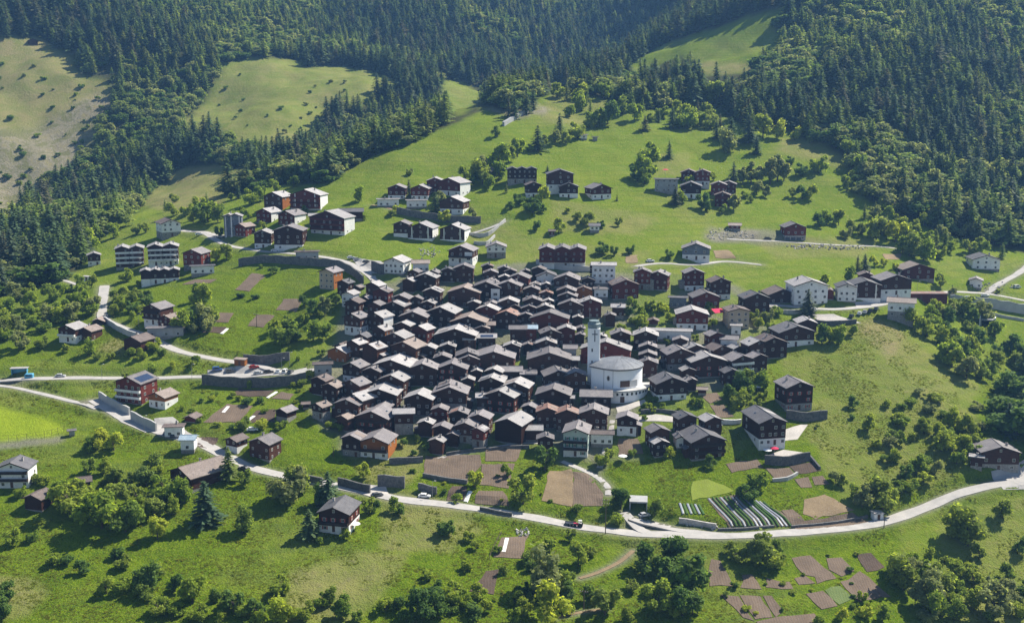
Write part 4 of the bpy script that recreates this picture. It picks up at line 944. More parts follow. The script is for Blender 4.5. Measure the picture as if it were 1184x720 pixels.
tile(230, 190, S5, [
 (500,190,125,115,35,'dlY', dict(label='dark chalet with orange side at the top of the left hamlet', land='the orange-sided left chalet')),(720,172,200,135,25,'rlMVBAZ', dict(base=.15, label='apartment chalet with white bands and balconies in the left hamlet', land='the white-banded left apartment')),
 (435,302,105,95,38,'rlZ', dict(label='red chalet with white side left of the hamlet centre')),(590,318,115,95,38,'rpZ', dict(label='red chalet with bright white side in the left hamlet centre')),(870,318,225,150,33,'rlMBZA', dict(base=.2, label='large red chalet with white side wall and wide balcony', land='the large red white-sided chalet')),
 (200,340,75,140,8,'ulV', dict(label='left of two narrow glazed blue-grey gables')),(245,338,90,140,8,'ulV', dict(label='right of two narrow glazed blue-grey gables', land='the narrow glazed gables')),
 (275,405,75,90,45,'rt', dict(label='small bright red chalet in front of the glazed gables', land='the small bright red chalet')),(430,450,120,120,15,'dlB', dict(base=.28, label='dark chalet with white ground floor below the left hamlet')),
 (605,420,195,155,15,'dpB', dict(base=.22, label='large dark chalet over long garages below the left hamlet', land='the large chalet over garages')),(800,335,85,60,0,'dlXN'),(750,590,170,55,0,'gnXFg', dict(label='long low garage block in front of the large dark chalet', kind='garage', cat='garage', L=5)),
 (1050,300,170,70,0,'dyXN', dict(label='long dark barn low in the meadow behind the large red chalet'))])
tile(50, 230, S5, [
 (875,140,132,115,-15,'wnS', dict(base=.3, L=13, label='white house with pinkish eaves at the forest edge', land='the white forest-edge left house')),
 (1010,345,125,135,30,'rpS', dict(base=.25, label='reddish block with pale terrace at the right of the apartment row', land='the reddish apartment end block')),(345,368,95,85,0,'dlB', dict(base=.35, label='small dark chalet left of the long apartment row')),
 (1100,450,170,45,0,'wyXFg', dict(L=5, label='low white garages beside the reddish apartment block', kind='garage', cat='garage'))])
house(50+585/S5, 230+322/S5, 100/S5, 140/S5, 3, 'dlMAv', n=2, base=.2, L=11, label='left half of the long dark apartment row with pale balconies', kind='apartment_building', cat='apartments')
house(50+815/S5, 230+308/S5, 108/S5, 150/S5, 3, 'dlBMAvZ', n=2, base=.3, L=11, label='right taller half of the long dark apartment row', land='the long dark apartment row', kind='apartment_building', cat='apartments')
house(50+795/S5, 230+478/S5, 76/S5, 100/S5, 3, 'dlBMZ', n=4, base=.35, L=8, label='low four gabled row house below the long apartment row', land='the four-gabled row house', kind='row_house', cat='row house')
tile(50, 330, S5, [
 (150,270,120,125,38,'dlBAv', dict(base=.4, label='dark chalet with white balconies beside the left wood', land='the balconied left chalet')),(275,287,95,85,42,'dt', dict(label='dark chalet with tan roof adjoining the balconied left chalet')),(370,228,90,30,20,'dtNh'),
 (732,128,120,160,40,'dpBA', dict(base=.4, label='tall dark chalet over garages beside the left road bend', land='the tall road-bend chalet')),(830,205,115,105,40,'rt', dict(label='red-brown chalet with tan roof in front of the tall road bend chalet')),
 (598,350,120,110,42,'dnN', dict(label='dark barn with brown roof beside a bright yellow-green tree', land='the barn by the yellow tree')),(850,280,260,55,10,'gpXFg', dict(label='long grey garage block under the tall road bend chalet', kind='garage', cat='garage', L=5))])
tile(0, 420, S5, [
 (865,92,170,185,40,'rpMAvK', dict(L=11, label='large red chalet with three tiers of balconies and solar roof', land='the red balconied left chalet')),(1060,200,120,115,42,'otB', dict(base=.5, label='brown chalet with tan roof and white base beside the red balconied chalet')),
 (505,450,65,42,0,'gpXFh', dict(label='small grey equipment hut beside the football field', land='the football field hut'))])
S2 = 2.96
tile(0, 480, S2, [
 (33,162,112,92,24,'wyAB', dict(base=.3, L=8.5, label='white chalet with grey roof at the lower left edge of the valley', land='the white lower-left chalet')),
 (610,178,75,72,58,'dt', dict(L=17, label='long dark barn with tan roof among the lower left trees', land='the long tan-roofed barn')),(292,208,60,40,0,'dnXh', dict(label='low brown shed in the lower left gardens')),(105,272,62,62,40,'dnNh', dict(label='brown hut by the white play area at the left')),
 (652,66,60,30,15,'weX', dict(label='small white garage with bluish roof at the left road junction', land='the small blue-roofed garage', kind='garage', cat='garage'))])
tile(180, 440, S5, [
 (505,388,90,95,45,'dnB', dict(base=.4, label='small brown chalet behind the bright larch', land='the small chalet behind the larch')),(697,395,150,155,38,'dpC', dict(L=8, label='dark chalet with pale roof and stove pipe above the lower road', land='the dark chalet above the lower road')),(850,190,90,95,42,'dpNS', dict(base=.4, label='dark barn with pale roof at the right of the left gardens', land='the dark left-garden barn')),
 (225,240,85,48,30,'rnNh', dict(label='low red-brown garden hut in the left gardens')),(140,300,150,50,12,'wnXFg', dict(label='low white garages with planted roof at the left junction', kind='garage', cat='garage', L=5))])
house(300+500/S5, 520+393/S5, 228/S5, 195/S5, 21, 'dyBrAC', base=.36, L=11.5, label='dark chalet with slate-grey roof and white base standing in the lower meadow', land='the lower meadow chalet')
house(1034+985/TS, 480+285/TS, 345/TS, 250/TS, -22, 'dpSC', base=.33, L=10, label='dark chalet with pale roof beside the gorge at the right edge', land='the gorge chalet')
house(1034+775/TS, 480+365/TS, 140/TS, 100/TS, 0, 'dlXFB', L=4, base=.2, label='small flat roofed annex left of the gorge chalet')
tile(392, 0, S2, [(842,460,28,16,0,'wpXFh', dict(label='tiny white water house on the upper green meadow', land='the tiny water house')),(880,468,24,12,0,'gyXFh', dict(label='tiny grey hut beside the upper meadow water house'))])
tile(0, 0, S2, [(112,132,32,22,0,'dnNh', dict(label='lonely dark hut at the top of the dry left slope', land='the lonely slope hut'))])
# ---------------------------------------------------------------- church
MT['dome'] = roofmat('grey dome sheet', (.20, .21, .23), (.16, .17, .19), (.24, .245, .26), .5, 0)
def church():
    g = hit(713, 463.5); phi = math.atan2(g.x, g.y); k = g.y / F * 1.03
    d = Vector((math.sin(phi), math.cos(phi), 0)); c = g + d * 11.0
    c.z = g.z - .3
    root = empty('church', c, -phi)
    tag(root, 'white round church with shallow grey dome beside its slender tower', 'church')
    s = 29.6 * k / 10.0
    arc = [(10 * math.cos(R(a)), 10 * math.sin(R(a))) for a in range(-92, 171, 6)]
    plan = [(-10.3, -4.6), (-5.2, -8.3), (-1.6, -9.85)] + arc + [(-10.3, 1.2)]
    plan = [(x * s, y * s) for x, y in plan]
    ZT, ZE = 5.0 * s, 12.3 * s
    n_ = len(plan); b_ = MB()
    b_.add([(x, y, -5) for x, y in plan] + [(x, y, ZE) for x, y in plan], [(i, (i + 1) % n_, (i + 1) % n_ + n_, i + n_) for i in range(n_)] + [tuple(range(n_, 2 * n_))])
    wall = b_.build('nave_wall', MT['churchwhite'], root)
    # dome roof with dark eaves band
    b_ = MB(); cx, cy = 0.8 * s, .6 * s; rings = 8
    vs = []; 
    for j in range(rings):
        r = 1.055 * (1 - j / rings)
        for x, y in plan:
            vs.append((cx + (x - cx) * r, cy + (y - cy) * r, ZE + .55 + 2.4 * s * (1 - (1 - j / rings) ** 2)))
    vs.append((cx, cy, ZE + .55 + 2.4 * s))
    fs = [(j * n_ + i, j * n_ + (i + 1) % n_, (j + 1) * n_ + (i + 1) % n_, (j + 1) * n_ + i) for j in range(rings - 1) for i in range(n_)]
    fs += [((rings - 1) * n_ + i, (rings - 1) * n_ + (i + 1) % n_, rings * n_) for i in range(n_)]
    b_.add(vs, fs); roof = b_.build('dome_roof', MT['dome'], root)
    for f in roof.data.polygons: f.use_smooth = False
    b_ = MB(); q = [(cx + (x - cx) * 1.06, cy + (y - cy) * 1.06) for x, y in plan]
    b_.add([(x, y, ZE + .02) for x, y in q] + [(x, y, ZE + .54) for x, y in q], [(i, (i + 1) % n_, (i + 1) % n_ + n_, i + n_) for i in range(n_)] + [tuple(range(n_ - 1, -1, -1))])
    b_.build('eaves_band', MT['r_grey'], roof)
    b_ = MB()
    for i in range(2, n_ - 4, 4):    # standing seams
        x, y = plan[i]
        pr = [(cx + (x - cx) * r, cy + (y - cy) * r, ZE + .58 + 2.4 * s * (1 - (r / 1.055) ** 2)) for r in (1.05, .8, .55, .3, .1)]
        for a, bb in zip(pr, pr[1:]): b_.tube(a, bb, .05, n_=4)
    b_.build('roof_seam', MT['r_grey'], roof)
    # panel joints and oval window
    for x, y in (plan[1], plan[2]): MB().tube((x, y - .04, ZT - 2), (x, y - .04, ZE), .10, n_=6).build('wall_joint', MT['grey'], wall)
    p = (Vector((*plan[1], 0)) + Vector((*plan[2], 0))) / 2; a = math.atan2(plan[2][1] - plan[1][1], plan[2][0] - plan[1][0])
    b_ = MB(); b_.add([(.55 * math.cos(t * .3927), -.06, .95 * math.sin(t * .3927)) for t in range(16)] + [(.8 * math.cos(t * .3927), -.04, 1.25 * math.sin(t * .3927)) for t in range(16)],
                      [tuple(range(15, -1, -1))], 1); b_.add([], [(i - 32, (i + 1) % 16 - 32, (i + 1) % 16 - 16, i - 16) for i in range(16)], 0)
    o = b_.build('oval_window', [MT['frame'], MT['glass']], root, (p.x, p.y, ZE - 3.4)); o.rotation_euler = (0, 0, a)
    # gallery: lower curved storey carrying a terrace
    ga = [R(x) for x in range(-104, 9, 7)]; RG = 12.6 * s
    b_ = MB(); gp = [(RG * math.cos(t), RG * math.sin(t)) for t in ga]; m_ = len(gp)
    inner = [(9.0 * s * math.cos(t), 9.0 * s * math.sin(t)) for t in ga]
    b_.add([(x, y, -5) for x, y in gp] + [(x, y, ZT - .5) for x, y in gp] + [(x, y, -5) for x, y in inner] + [(x, y, ZT - .5) for x, y in inner],
           [(i, i + 1, i + 1 + m_, i + m_) for i in range(m_ - 1)] + [(i + m_, i + 1 + m_, i + 1 + 3 * m_, i + 3 * m_) for i in range(m_ - 1)] + [(0, m_, 3 * m_, 2 * m_), (m_ - 1, 3 * m_ - 1, 4 * m_ - 1, 2 * m_ - 1)])
    gal = b_.build('lower_storey', MT['churchwhite'], root)
    b_ = MB(); gp2 = [(RG * 1.07 * math.cos(t), RG * 1.07 * math.sin(t)) for t in ga]; inn2 = [(9.3 * s * math.cos(t), 9.3 * s * math.sin(t)) for t in ga]
    b_.add([(x, y, ZT - .48) for x, y in gp2] + [(x, y, ZT) for x, y in gp2] + [(x, y, ZT - .48) for x, y in inn2] + [(x, y, ZT) for x, y in inn2],
           [(i, i + 1, i + 1 + m_, i + m_) for i in range(m_ - 1)] + [(i + m_, i + 1 + m_, i + 1 + 3 * m_, i + 3 * m_) for i in range(m_ - 1)] + [(i, i + 2 * m_, i + 1 + 2 * m_, i + 1) for i in range(m_ - 1)])
    b_.build('terrace', MT['concrete'], root)
    for t in range(-98, -8, 9):
        b_ = MB(); b_.prism([(-.42, 0), (.42, 0), (.42, .75), (.25, 1.05), (0, 1.15), (-.25, 1.05), (-.42, .75)], -.05, .05)
        o = b_.build('arched_window', MT['glass'], gal, (RG * math.cos(R(t)), RG * math.sin(R(t)), ZT - 2.1)); o.rotation_euler = (0, 0, R(t + 90))
    t = R(-80); o = MB().box(-.85, .85, -.1, .1, 0, 2.4).build('door', MT['door'], gal, (RG * math.cos(t), RG * math.sin(t), .2)); o.rotation_euler = (0, 0, t + math.pi / 2)
    for t, w in ((-72, 1.9), (-50, 1.9)):     # brown balcony glazing in the recess of the nave
        o = MB().box(-w, w, -.12, .25, 0, 2.6).build('balcony_window', MT['door'] if t == -72 else MT['frame'], root, (10 * s * math.cos(R(t)), 10 * s * math.sin(R(t)), ZT + .7)); o.rotation_euler = (0, 0, R(t + 90))
    # tower
    tx, ty, hw, TZ = -9.5 * s, 1.6 * s, 2.42 * s, 27.0 * s
    b_ = MB(); b_.box(tx - hw, tx + hw, ty - hw, ty + hw, -5, TZ); tow = b_.build('tower', MT['churchwhite'], root)
    oc = [(hw * .98, 0), (hw * 1.13, .4), (hw * 1.13, 1.7), (hw * .9, 2.0), (hw * .86, 2.9), (0.01, 3.05)]
    b_ = MB(); b_.lathe([(r, z * s) for r, z in oc], 8, a0=R(22.5)); b_.build('belfry_cap', MT['r_copper'], tow, (tx, ty, TZ + .003))
    b_ = MB(); b_.tube((0, 0, 0), (0, 0, 5.6), .09, .04, 6); b_.tube((-.5, 0, 4.6), (.5, 0, 4.6), .05, n_=6); b_.build('cross_finial', MT['metal'], tow, (tx - hw * .75, ty, TZ + 3.1 * s))
    b_ = MB(); b_.box(-.19, .19, -.08, 0, -4.9, 0); b_.box(-1.15, -.19, -.08, 0, -2.0, -1.6); b_.box(.19, 1.15, -.08, 0, -2.0, -1.6)
    b_.build('wall_cross', MT['gdoor'], tow, (tx + .4, ty - hw - .002, TZ - .5))
    for z in (8, 13, 18): MB().box(-.25, .25, -.05, .03, 0, 1.3).build('slit_window', MT['glass'], tow, (tx - .6, ty - hw, z))
    HOUSES.append(dict(o=root, u=705, v=435, desc='', label='white round church with shallow grey dome and slender square tower with cross', land='the white church'))
church()

# ---------------------------------------------------------------- retaining walls, portals
def wall(P, h, mat, lab, thick=.7, name='retaining_wall', cap=True):
    L = catmull([hit(u, v)[:] for u, v in P], 2.5); z = hzv(L[:, 0], L[:, 1])
    for _ in range(4):
        zz = z.copy(); zz[1:-1] = (z[:-2] + z[1:-1] + z[2:]) / 3; z = zz
    d = np.gradient(L[:, :2], axis=0); d /= np.linalg.norm(d, axis=1)[:, None] + 1e-9; nr = np.c_[-d[:, 1], d[:, 0]] * thick / 2
    b_ = MB(); vs = []
    for k in range(len(L)):
        hh = h * (1 + .05 * math.sin(k * 1.7))
        for sx, zz in ((-1, -2.5), (1, -2.5), (1, hh), (-1, hh)): vs.append((L[k, 0] + sx * nr[k, 0], L[k, 1] + sx * nr[k, 1], z[k] + zz))
    fs = []
    for k in range(len(L) - 1):
        for j in range(4): fs.append((k * 4 + j, k * 4 + (j + 1) % 4, k * 4 + 4 + (j + 1) % 4, k * 4 + 4 + j))
    fs += [(0, 3, 2, 1), tuple(4 * (len(L) - 1) + j for j in range(4))]
    o = b_.add(vs, fs).build(name, MT[mat]); tag(o, lab, 'wall'); return o
wall([(234,444),(265,447),(300,448),(330,446),(354,442)], 4.2, 'wallstone', 'long grey stone wall carrying the level road above the left gardens')
wall([(282,419),(300,421),(318,419),(335,416)], 3.6, 'wallstone', 'dark stone wall above the parked cars of the left yard')
wall([(276,308),(300,304),(330,305),(360,307),(388,309),(406,317),(420,328)], 4.0, 'wallstone', 'curved grey stone wall under the road above the green slope')
wall([(430,313),(437,316),(444,317)], 5.0, 'wallstone', 'short high stone wall beside the white two-row-window house')
wall([(459,247),(480,251),(505,255),(530,257),(556,258)], 3.6, 'wallstone', 'stone terrace wall under the upper red chalets')
wall([(349,556),(373,560)], 2.6, 'wallstone', 'short dark stone wall above the lower road left of the spruce')
wall([(391,561),(410,566),(428,570)], 3.0, 'wallstone', 'dark stone wall above the lower road right of the spruce')
wall([(437,562),(452,562),(468,564)], 4.2, 'wallstone', 'high dark stone wall under the flower garden by the lower road')
wall([(484,566),(495,569),(505,571)], 2.6, 'wallstone', 'low stone wall behind the white parked car')
wall([(450,536),(470,535),(489,534)], 2.2, 'wallstone', 'stone wall below the bright orange chalet lawn')
wall([(489,551),(510,555),(540,559)], 1.4, 'wallstone', 'low stone edge below the wide tilled plot')
wall([(555,590),(575,594),(592,597)], 1.4, 'wallstone', 'low stone edge beside the lower road under the round tree')
wall([(884,536),(905,538),(936,532)], 3.4, 'wallstone', 'stone wall of the terrace before the long white-based dark house')
wall([(893,556),(910,555),(922,548)], 1.0, 'concrete', 'low pale wall between the tilled terraces on the right')
wall([(935,528),(942,536),(948,543)], 1.2, 'wallstone', 'low stone wall edging the dark tilled terrace')
wall([(1098,352),(1125,354),(1150,357),(1190,364)], 5.0, 'concrete', 'grey concrete wall under the right edge road')
wall([(1146,364),(1184,371)], 1.2, 'concrete', 'low pale kerb wall below the right edge concrete wall')
wall([(516,527),(540,523),(562,521)], 1.3, 'wallstone', 'low stone wall along the lowest row of barns')
wall([(565,521),(590,518),(612,518)], 1.2, 'wallstone', 'low stone wall in front of the big lowest-row barn')
wall([(909,484),(932,487),(956,484)], 3.6, 'wallstone', 'stone terrace wall under the red-shuttered slope chalet')
wall([(152,485),(166,492),(181,499)], 3.6, 'concrete', 'concrete wall descending from the row of garages at the left junction')
wall([(115,461),(130,470),(150,480)], 3.2, 'concrete', 'pale front of the garages below the red balconied left chalet')
wall([(582,146),(596,138),(610,130)], 2.8, 'grey', 'straight concrete avalanche wall at the top of the green hill', 1.6)
wall([(121,372),(140,384),(162,393)], 2.6, 'concrete', 'pale wall along the left road bend')
wall([(930,372),(955,376),(990,374)], 2.0, 'wallstone', 'stone wall around the paved square by the parked cars')
wall([(620,305),(650,312),(690,314)], 2.4, 'concrete', 'pale wall in front of the red triple-gabled hotel')
wall([(540,272),(560,274),(575,264),(584,256)], 1.6, 'concrete', 'pale wall zigzagging at the construction terraces')
wall([(548,282),(562,283),(572,274)], 1.4, 'concrete', 'lower pale wall at the construction terraces')
wall([(785,604),(805,607),(828,611)], 1.8, 'boulder', 'pale boulder wall left of the vegetable rows')
wall([(830,613),(860,612),(895,609)], .8, 'wallstone', 'low stone edge under the vegetable rows by the road')
wall([(915,610),(960,606),(1003,598)], .9, 'wallstone', 'low stone edge under the curved brown field')
wall([(395,520),(420,523),(448,528)], 1.8, 'wallstone', 'garden wall at the left of the village foot')
wall([(653,505),(668,508),(690,507)], 1.2, 'wallstone', 'garden wall below the pale green gabled house')
wall([(741,478),(760,476),(785,480)], 1.6, 'wallstone', 'low stone wall between the church and the lower right gardens')
wall([(830,489),(845,490),(857,489)], 1.6, 'white', 'short white wall above the long white-based dark house')
wall([(860,352),(905,362),(940,360)], 1.6, 'boulder', 'pale wall below the big white cream-roofed house')

def portal(u, v, wpx, hpx, lab, wings=0):
    g = hit(u, v); k = g.y / F; w = wpx * k; h = hpx * k; phi = math.atan2(g.x, g.y)
    root = empty('garage_portal' if not wings else 'culvert_portal', g, -phi); tag(root, lab, 'portal')
    b_ = MB(); b_.box(-w/2 - .4, -w/2, 0, 6, -1.5, h); b_.box(w/2, w/2 + .4, 0, 6, -1.5, h); b_.box(-w/2 - .4, w/2 + .4, -.3, 6, h, h + .5); b_.build('frame', MT['grey'], root)
    MB().box(-w/2 + .01, w/2 - .01, 5, 5.3, -1.4, h - .01).build('dark_inside', MT['black'], root)  # black colour stands in for the shade deep inside the opening
    for s in ((-1, 1) if wings else ()):
        b_ = MB(); b_.prism([(-.25, -2), (.25, -2), (.25, h + 1.6), (-.25, h + 1.6)], -.4, 3.0); b_.build('wing_wall', MT['white'], root, (s * (w/2 + .7), 0, 0))
    return root
portal(738, 590, 19, 10, 'dark garage opening set into the grass bank above the lower road')
portal(1141, 381, 13, 11, 'dark culvert opening between white wing walls in the right slope', 1)

# ---------------------------------------------------------------- trees
def cards(vs, fs, c, n_, up, w, h):
    n_ = n_.normalized(); a = n_.cross(up)
    a = a.normalized() if a.length > 1e-4 else n_.orthogonal().normalized()
    b_ = a.cross(n_)
    o = len(vs); vs += [c - a * w - b_ * h, c + a * w - b_ * h, c + a * w * .6 + b_ * h, c - a * w * .6 + b_ * h]; fs.append((o, o + 1, o + 2, o + 3))
def conifer_geo(seed, slim=.17, dens=1.0, droop=.35, H=15.0, gap=0.08):
    r = random.Random(seed); vs = []; fs = []
    nl = 21
    for i in range(nl):
        t = i / (nl - 1); z = H * (gap + (1 - gap) * t ** .92)
        rad = H * slim * (1 - t) ** .78 * r.uniform(.78, 1.15) + .12
        nb = max(4, int((9 - 4 * t) * dens))
        a0 = r.random() * 6.28
        for b_ in range(nb):
            a = a0 + 6.2832 * b_ / nb + r.uniform(-.35, .35); L = rad * r.uniform(.7, 1.15)
            if r.random() < .07: continue
            dv = Vector((math.cos(a), math.sin(a), 0))
            ns = 3 if L > 1.0 else 2
            for k in range(ns):
                q = (k + .75) / ns
                c = Vector((0, 0, z)) + dv * L * q + Vector((r.uniform(-.2, .2), r.uniform(-.2, .2), -droop * L * q * q + r.uniform(-.15, .15)))
                nv = Vector((dv.x * .35 + r.uniform(-.5, .5), dv.y * .35 + r.uniform(-.5, .5), 1.0))
                cards(vs, fs, c, nv, dv, .16 + .34 * L / ns * (1.25 - q * .5), .28 + .42 * L / ns)
    for k in range(5):
        a = k * 1.3; cards(vs, fs, Vector((0, 0, H * .985)), Vector((math.cos(a), math.sin(a), .3)), Vector((0, 0, 1)), .13, .6)
    tv = MB(); tv.tube((0, 0, -1.5), (0, 0, H * .5), H * .017, H * .011, 7); tv.tube((0, 0, H * .5), (0, 0, H * .97), H * .011, .03, 6, caps=False)
    return vs, fs, tv
def broad_geo(seed, H=8.0, rad=3.0, nleaf=2900, size=.27, lobes=13, bushy=False, tall=1.0):
    r = random.Random(seed); vs = []; fs = []
    zc = H * (.53 if not bushy else .46); hz_ = H * (.47 if not bushy else .50)
    bl = []
    for i in range(lobes):
        a = r.random() * 6.2832; q = math.sqrt(r.random()) * .88; zz = r.uniform(-.85, .78)
        k = math.sqrt(max(0.1, 1 - zz * zz))
        bl.append((Vector((math.cos(a) * q * rad * k, math.sin(a) * q * rad * k, zc + zz * hz_ * .8)), r.uniform(.17, .46) * rad))
    for i in range(nleaf):
        c0, rr = bl[i % lobes] if i % 9 else r.choice(bl)
        dv = Vector((r.gauss(0, 1), r.gauss(0, 1), r.gauss(.25, 1))).normalized()
        c = c0 + dv * rr * (r.random() ** .33) * r.choice((1, 1, 1.1, 1.25, 1.55))
        if c.z < .1: c.z = r.uniform(.1, .5)
        nv = (dv * .7 + Vector((r.uniform(-.8, .8), r.uniform(-.8, .8), r.uniform(-.2, .9))))
        s = size * r.uniform(.6, 1.25); cards(vs, fs, c, nv, Vector((r.uniform(-1, 1), r.uniform(-1, 1), r.uniform(-1, 1))), s, s)
    tv = MB()
    tr = H * .022
    zt = H * (.36 if not bushy else .15)
    tv.tube((0, 0, -1.2), (0, 0, zt), tr * 1.3, tr, 7)
    for c0, rr in bl[:8]:
        mid = Vector((c0.x * .35, c0.y * .35, zt + (c0.z - zt) * .55)); tv.tube((0, 0, zt - .1), mid, tr * .75, tr * .45, 5); tv.tube(mid, c0, tr * .45, tr * .15, 5)
    return vs, fs, tv
def mesh_from(name, vs, fs, mat):
    me = bpy.data.meshes.new(name); me.from_pydata([tuple(v) for v in vs], [], fs); me.materials.append(mat); me.update(); return me
KIN = {}
for i in range(4): KIN['s', i] = conifer_geo(100 + i, slim=.185 + .022 * (i % 3)) + (15.0,)
for i in range(3): KIN['l', i] = conifer_geo(200 + i, slim=.20, dens=.95, droop=.15, gap=.12) + (15.0,)
for i in range(5): KIN['b', i] = broad_geo(300 + i, rad=2.9 + .3 * (i % 3), lobes=11 + i) + (8.0,)
for i in range(3): KIN['t', i] = broad_geo(350 + i, rad=2.1, H=8, lobes=14) + (8.0,)
for i in range(4): KIN['u', i] = broad_geo(400 + i, H=3.0, rad=1.75, nleaf=1300, size=.17, lobes=8, bushy=True) + (3.0,)
MESHES = {}
LEAF = {'s': 'needles', 'l': 'larch', 'b': 'leaves', 'g': 'leavesgrey', 'y': 'leavesyellow', 'd': 'leavesdark', 't': 'larch', 'm': 'leavesgrey'}
def tree_meshes(sh, var, mat):
    k = (sh, var, mat)
    if k not in MESHES:
        vs, fs, tv, H = KIN[sh, var]
        kd = ('k', sh, var)
        if kd not in MESHES: MESHES[kd] = tv.mesh('trunk', MT['bark'])
        MESHES[k] = mesh_from('crown', vs, fs, MT[mat])
    return MESHES[k], MESHES['k', sh, var]
NV = {'s': 4, 'l': 3, 'b': 5, 't': 3, 'u': 4}
TREES = []
RT = random.Random(5)
def tree(P, h, ty, wf=1.0, label=None, group=None, u=None, v=None):
    """ty: s spruce, l larch, b leafy, d dark leafy, g grey-green, y yellow, t, m slender leafy; below 4.3 m a leafy tree is a bush"""
    if ty in 'sl': sh, name, cat = ty, ('spruce_tree' if ty == 's' else 'larch_tree'), 'conifer'
    elif h < 4.3: sh, name, cat = 'u', 'shrub', 'shrub'
    elif ty in 'tm': sh, name, cat = 't', 'slender_tree', 'tree'
    else: sh, name, cat = 'b', 'broadleaf_tree', 'tree'
    for q in HOUSES:
        if 'cx' in q and (P[0] - q['cx']) ** 2 + (P[1] - q['cy']) ** 2 < q['rr'] ** 2: return
    z = hz(P[0], P[1])
    if u is None: u, v = project(P[0], P[1], z)
    TREES.append(dict(P=(P[0], P[1], z), h=h, ty=ty, wf=wf, sh=sh, name=name, cat=cat, label=label, group=group, u=u, v=v))
def plant(t):
    var = RT.randrange(NV[t['sh']]); cm_, tm_ = tree_meshes(t['sh'], var, LEAF[t['ty']]); H0 = KIN[t['sh'], var][3]
    x, y, z = t['P']
    root = empty(t['name'], (x, y, z - .1), RT.random() * 6.28)
    s = t['h'] / H0; wf = t['wf']; root.scale = (s * wf * RT.uniform(.92, 1.08), s * wf * RT.uniform(.92, 1.08), s)
    for nm, me in (('crown', cm_), ('trunk', tm_)):
        o = bpy.data.objects.new(nm, me); C.objects.link(o); o.parent = root
    root['category'] = t['cat']
    if t['group']: root['group'] = t['group']
    t['o'] = root
def trees(x0, y0, s, rows):
    for r in rows:
        X, Y, hp, ty = r[:4]; wf = (r[4] if len(r) > 4 else 1.0) * (1.4 if ty in 'sl' else 1.0)
        P = hit(x0 + X / s, y0 + Y / s)
        tree(P, max(1.0, hp / s * P.y / F * 1.03), ty, wf, u=x0 + X / s, v=y0 + Y / s)
trees(0, 480, S2, [(785,222,120,'l',1.25),(705,375,160,'s',1.5),(1060,418,105,'s',1.3),(1125,305,120,'s',1.35),(240,335,140,'b',1.1),(350,385,150,'b',1.2),(430,398,115,'b',1.1),(540,425,90,'y'),(500,240,105,'t'),(565,290,105,'b'),(630,300,95,'b'),
 (470,300,75,'b'),(830,402,100,'b',1.05),(330,118,75,'y',1.2),(390,120,70,'y',1.2),(300,130,60,'b'),(355,200,60,'b'),(150,240,40,'b'),(985,300,150,'g',1.0),(1020,270,110,'b'),(45,442,60,'b',1.2),(110,432,50,'b'),(70,280,50,'b'),(520,592,110,'d',1.0),(660,642,115,'b',1.1),
 (600,602,70,'d'),(480,612,60,'d'),(420,600,50,'b'),(800,672,95,'d',1.1),(740,640,60,'d'),(960,612,80,'b'),(970,715,110,'y',1.2),(880,692,80,'d'),(1130,642,70,'b'),(1100,655,60,'b'),(10,695,90,'d'),(890,715,60,'b'),(760,702,40,'b'),(280,300,90,'b'),(390,330,110,'b',1.1),(460,380,90,'b'),
 (200,290,80,'b'),(310,365,100,'b'),(590,340,70,'b'),(400,230,60,'b'),(440,250,70,'t'),(840,240,60,'b'),(700,215,70,'b'),(100,200,30,'b'),(60,240,50,'b'),(20,250,40,'b'),(120,235,40,'b'),(1000,230,60,'b'),(1090,310,80,'d'),(560,660,50,'b'),(1040,700,80,'b'),(1165,690,90,'b'),(1180,420,40,'b'),(1090,440,30,'b'),(30,600,40,'d'),(15,640,50,'d')])
trees(392, 480, S2, [(705,188,100,'d',1.05),(630,302,108,'b',1.15),(465,248,70,'y'),(575,210,50,'b'),(365,412,75,'d'),(470,457,30,'b'),(85,212,55,'y'),(900,172,60,'b'),(965,322,85,'d'),(1080,342,65,'b'),(690,615,175,'g',1.1),(720,716,155,'y',1.05),(770,602,75,'b'),(910,682,115,'b',1.1),
 (1050,545,115,'d',1.1),(1090,672,120,'b',1.1),(290,695,115,'d',1.1),(400,642,90,'b'),(340,692,95,'d'),(820,512,90,'b'),(720,472,60,'b'),(440,532,40,'b'),(600,642,50,'b'),(1150,520,125,'d',1.1),(1180,590,110,'s',1.3),(990,702,55,'b'),(100,335,60,'b'),(190,335,60,'b'),(60,702,40,'b'),(500,672,50,'b'),
 (1130,600,80,'d'),(640,650,70,'b'),(230,700,70,'d'),(600,710,60,'b'),(440,430,40,'b'),(560,540,35,'b'),(790,430,50,'b'),(860,480,50,'b'),(820,330,30,'b'),(950,370,40,'b'),(400,300,35,'b'),(120,330,45,'d'),(300,560,35,'b'),(340,585,30,'d'),(540,470,30,'b'),(210,340,40,'d'),(780,680,60,'b'),(1000,600,60,'b'),(1150,690,80,'b'),(660,530,40,'d')])
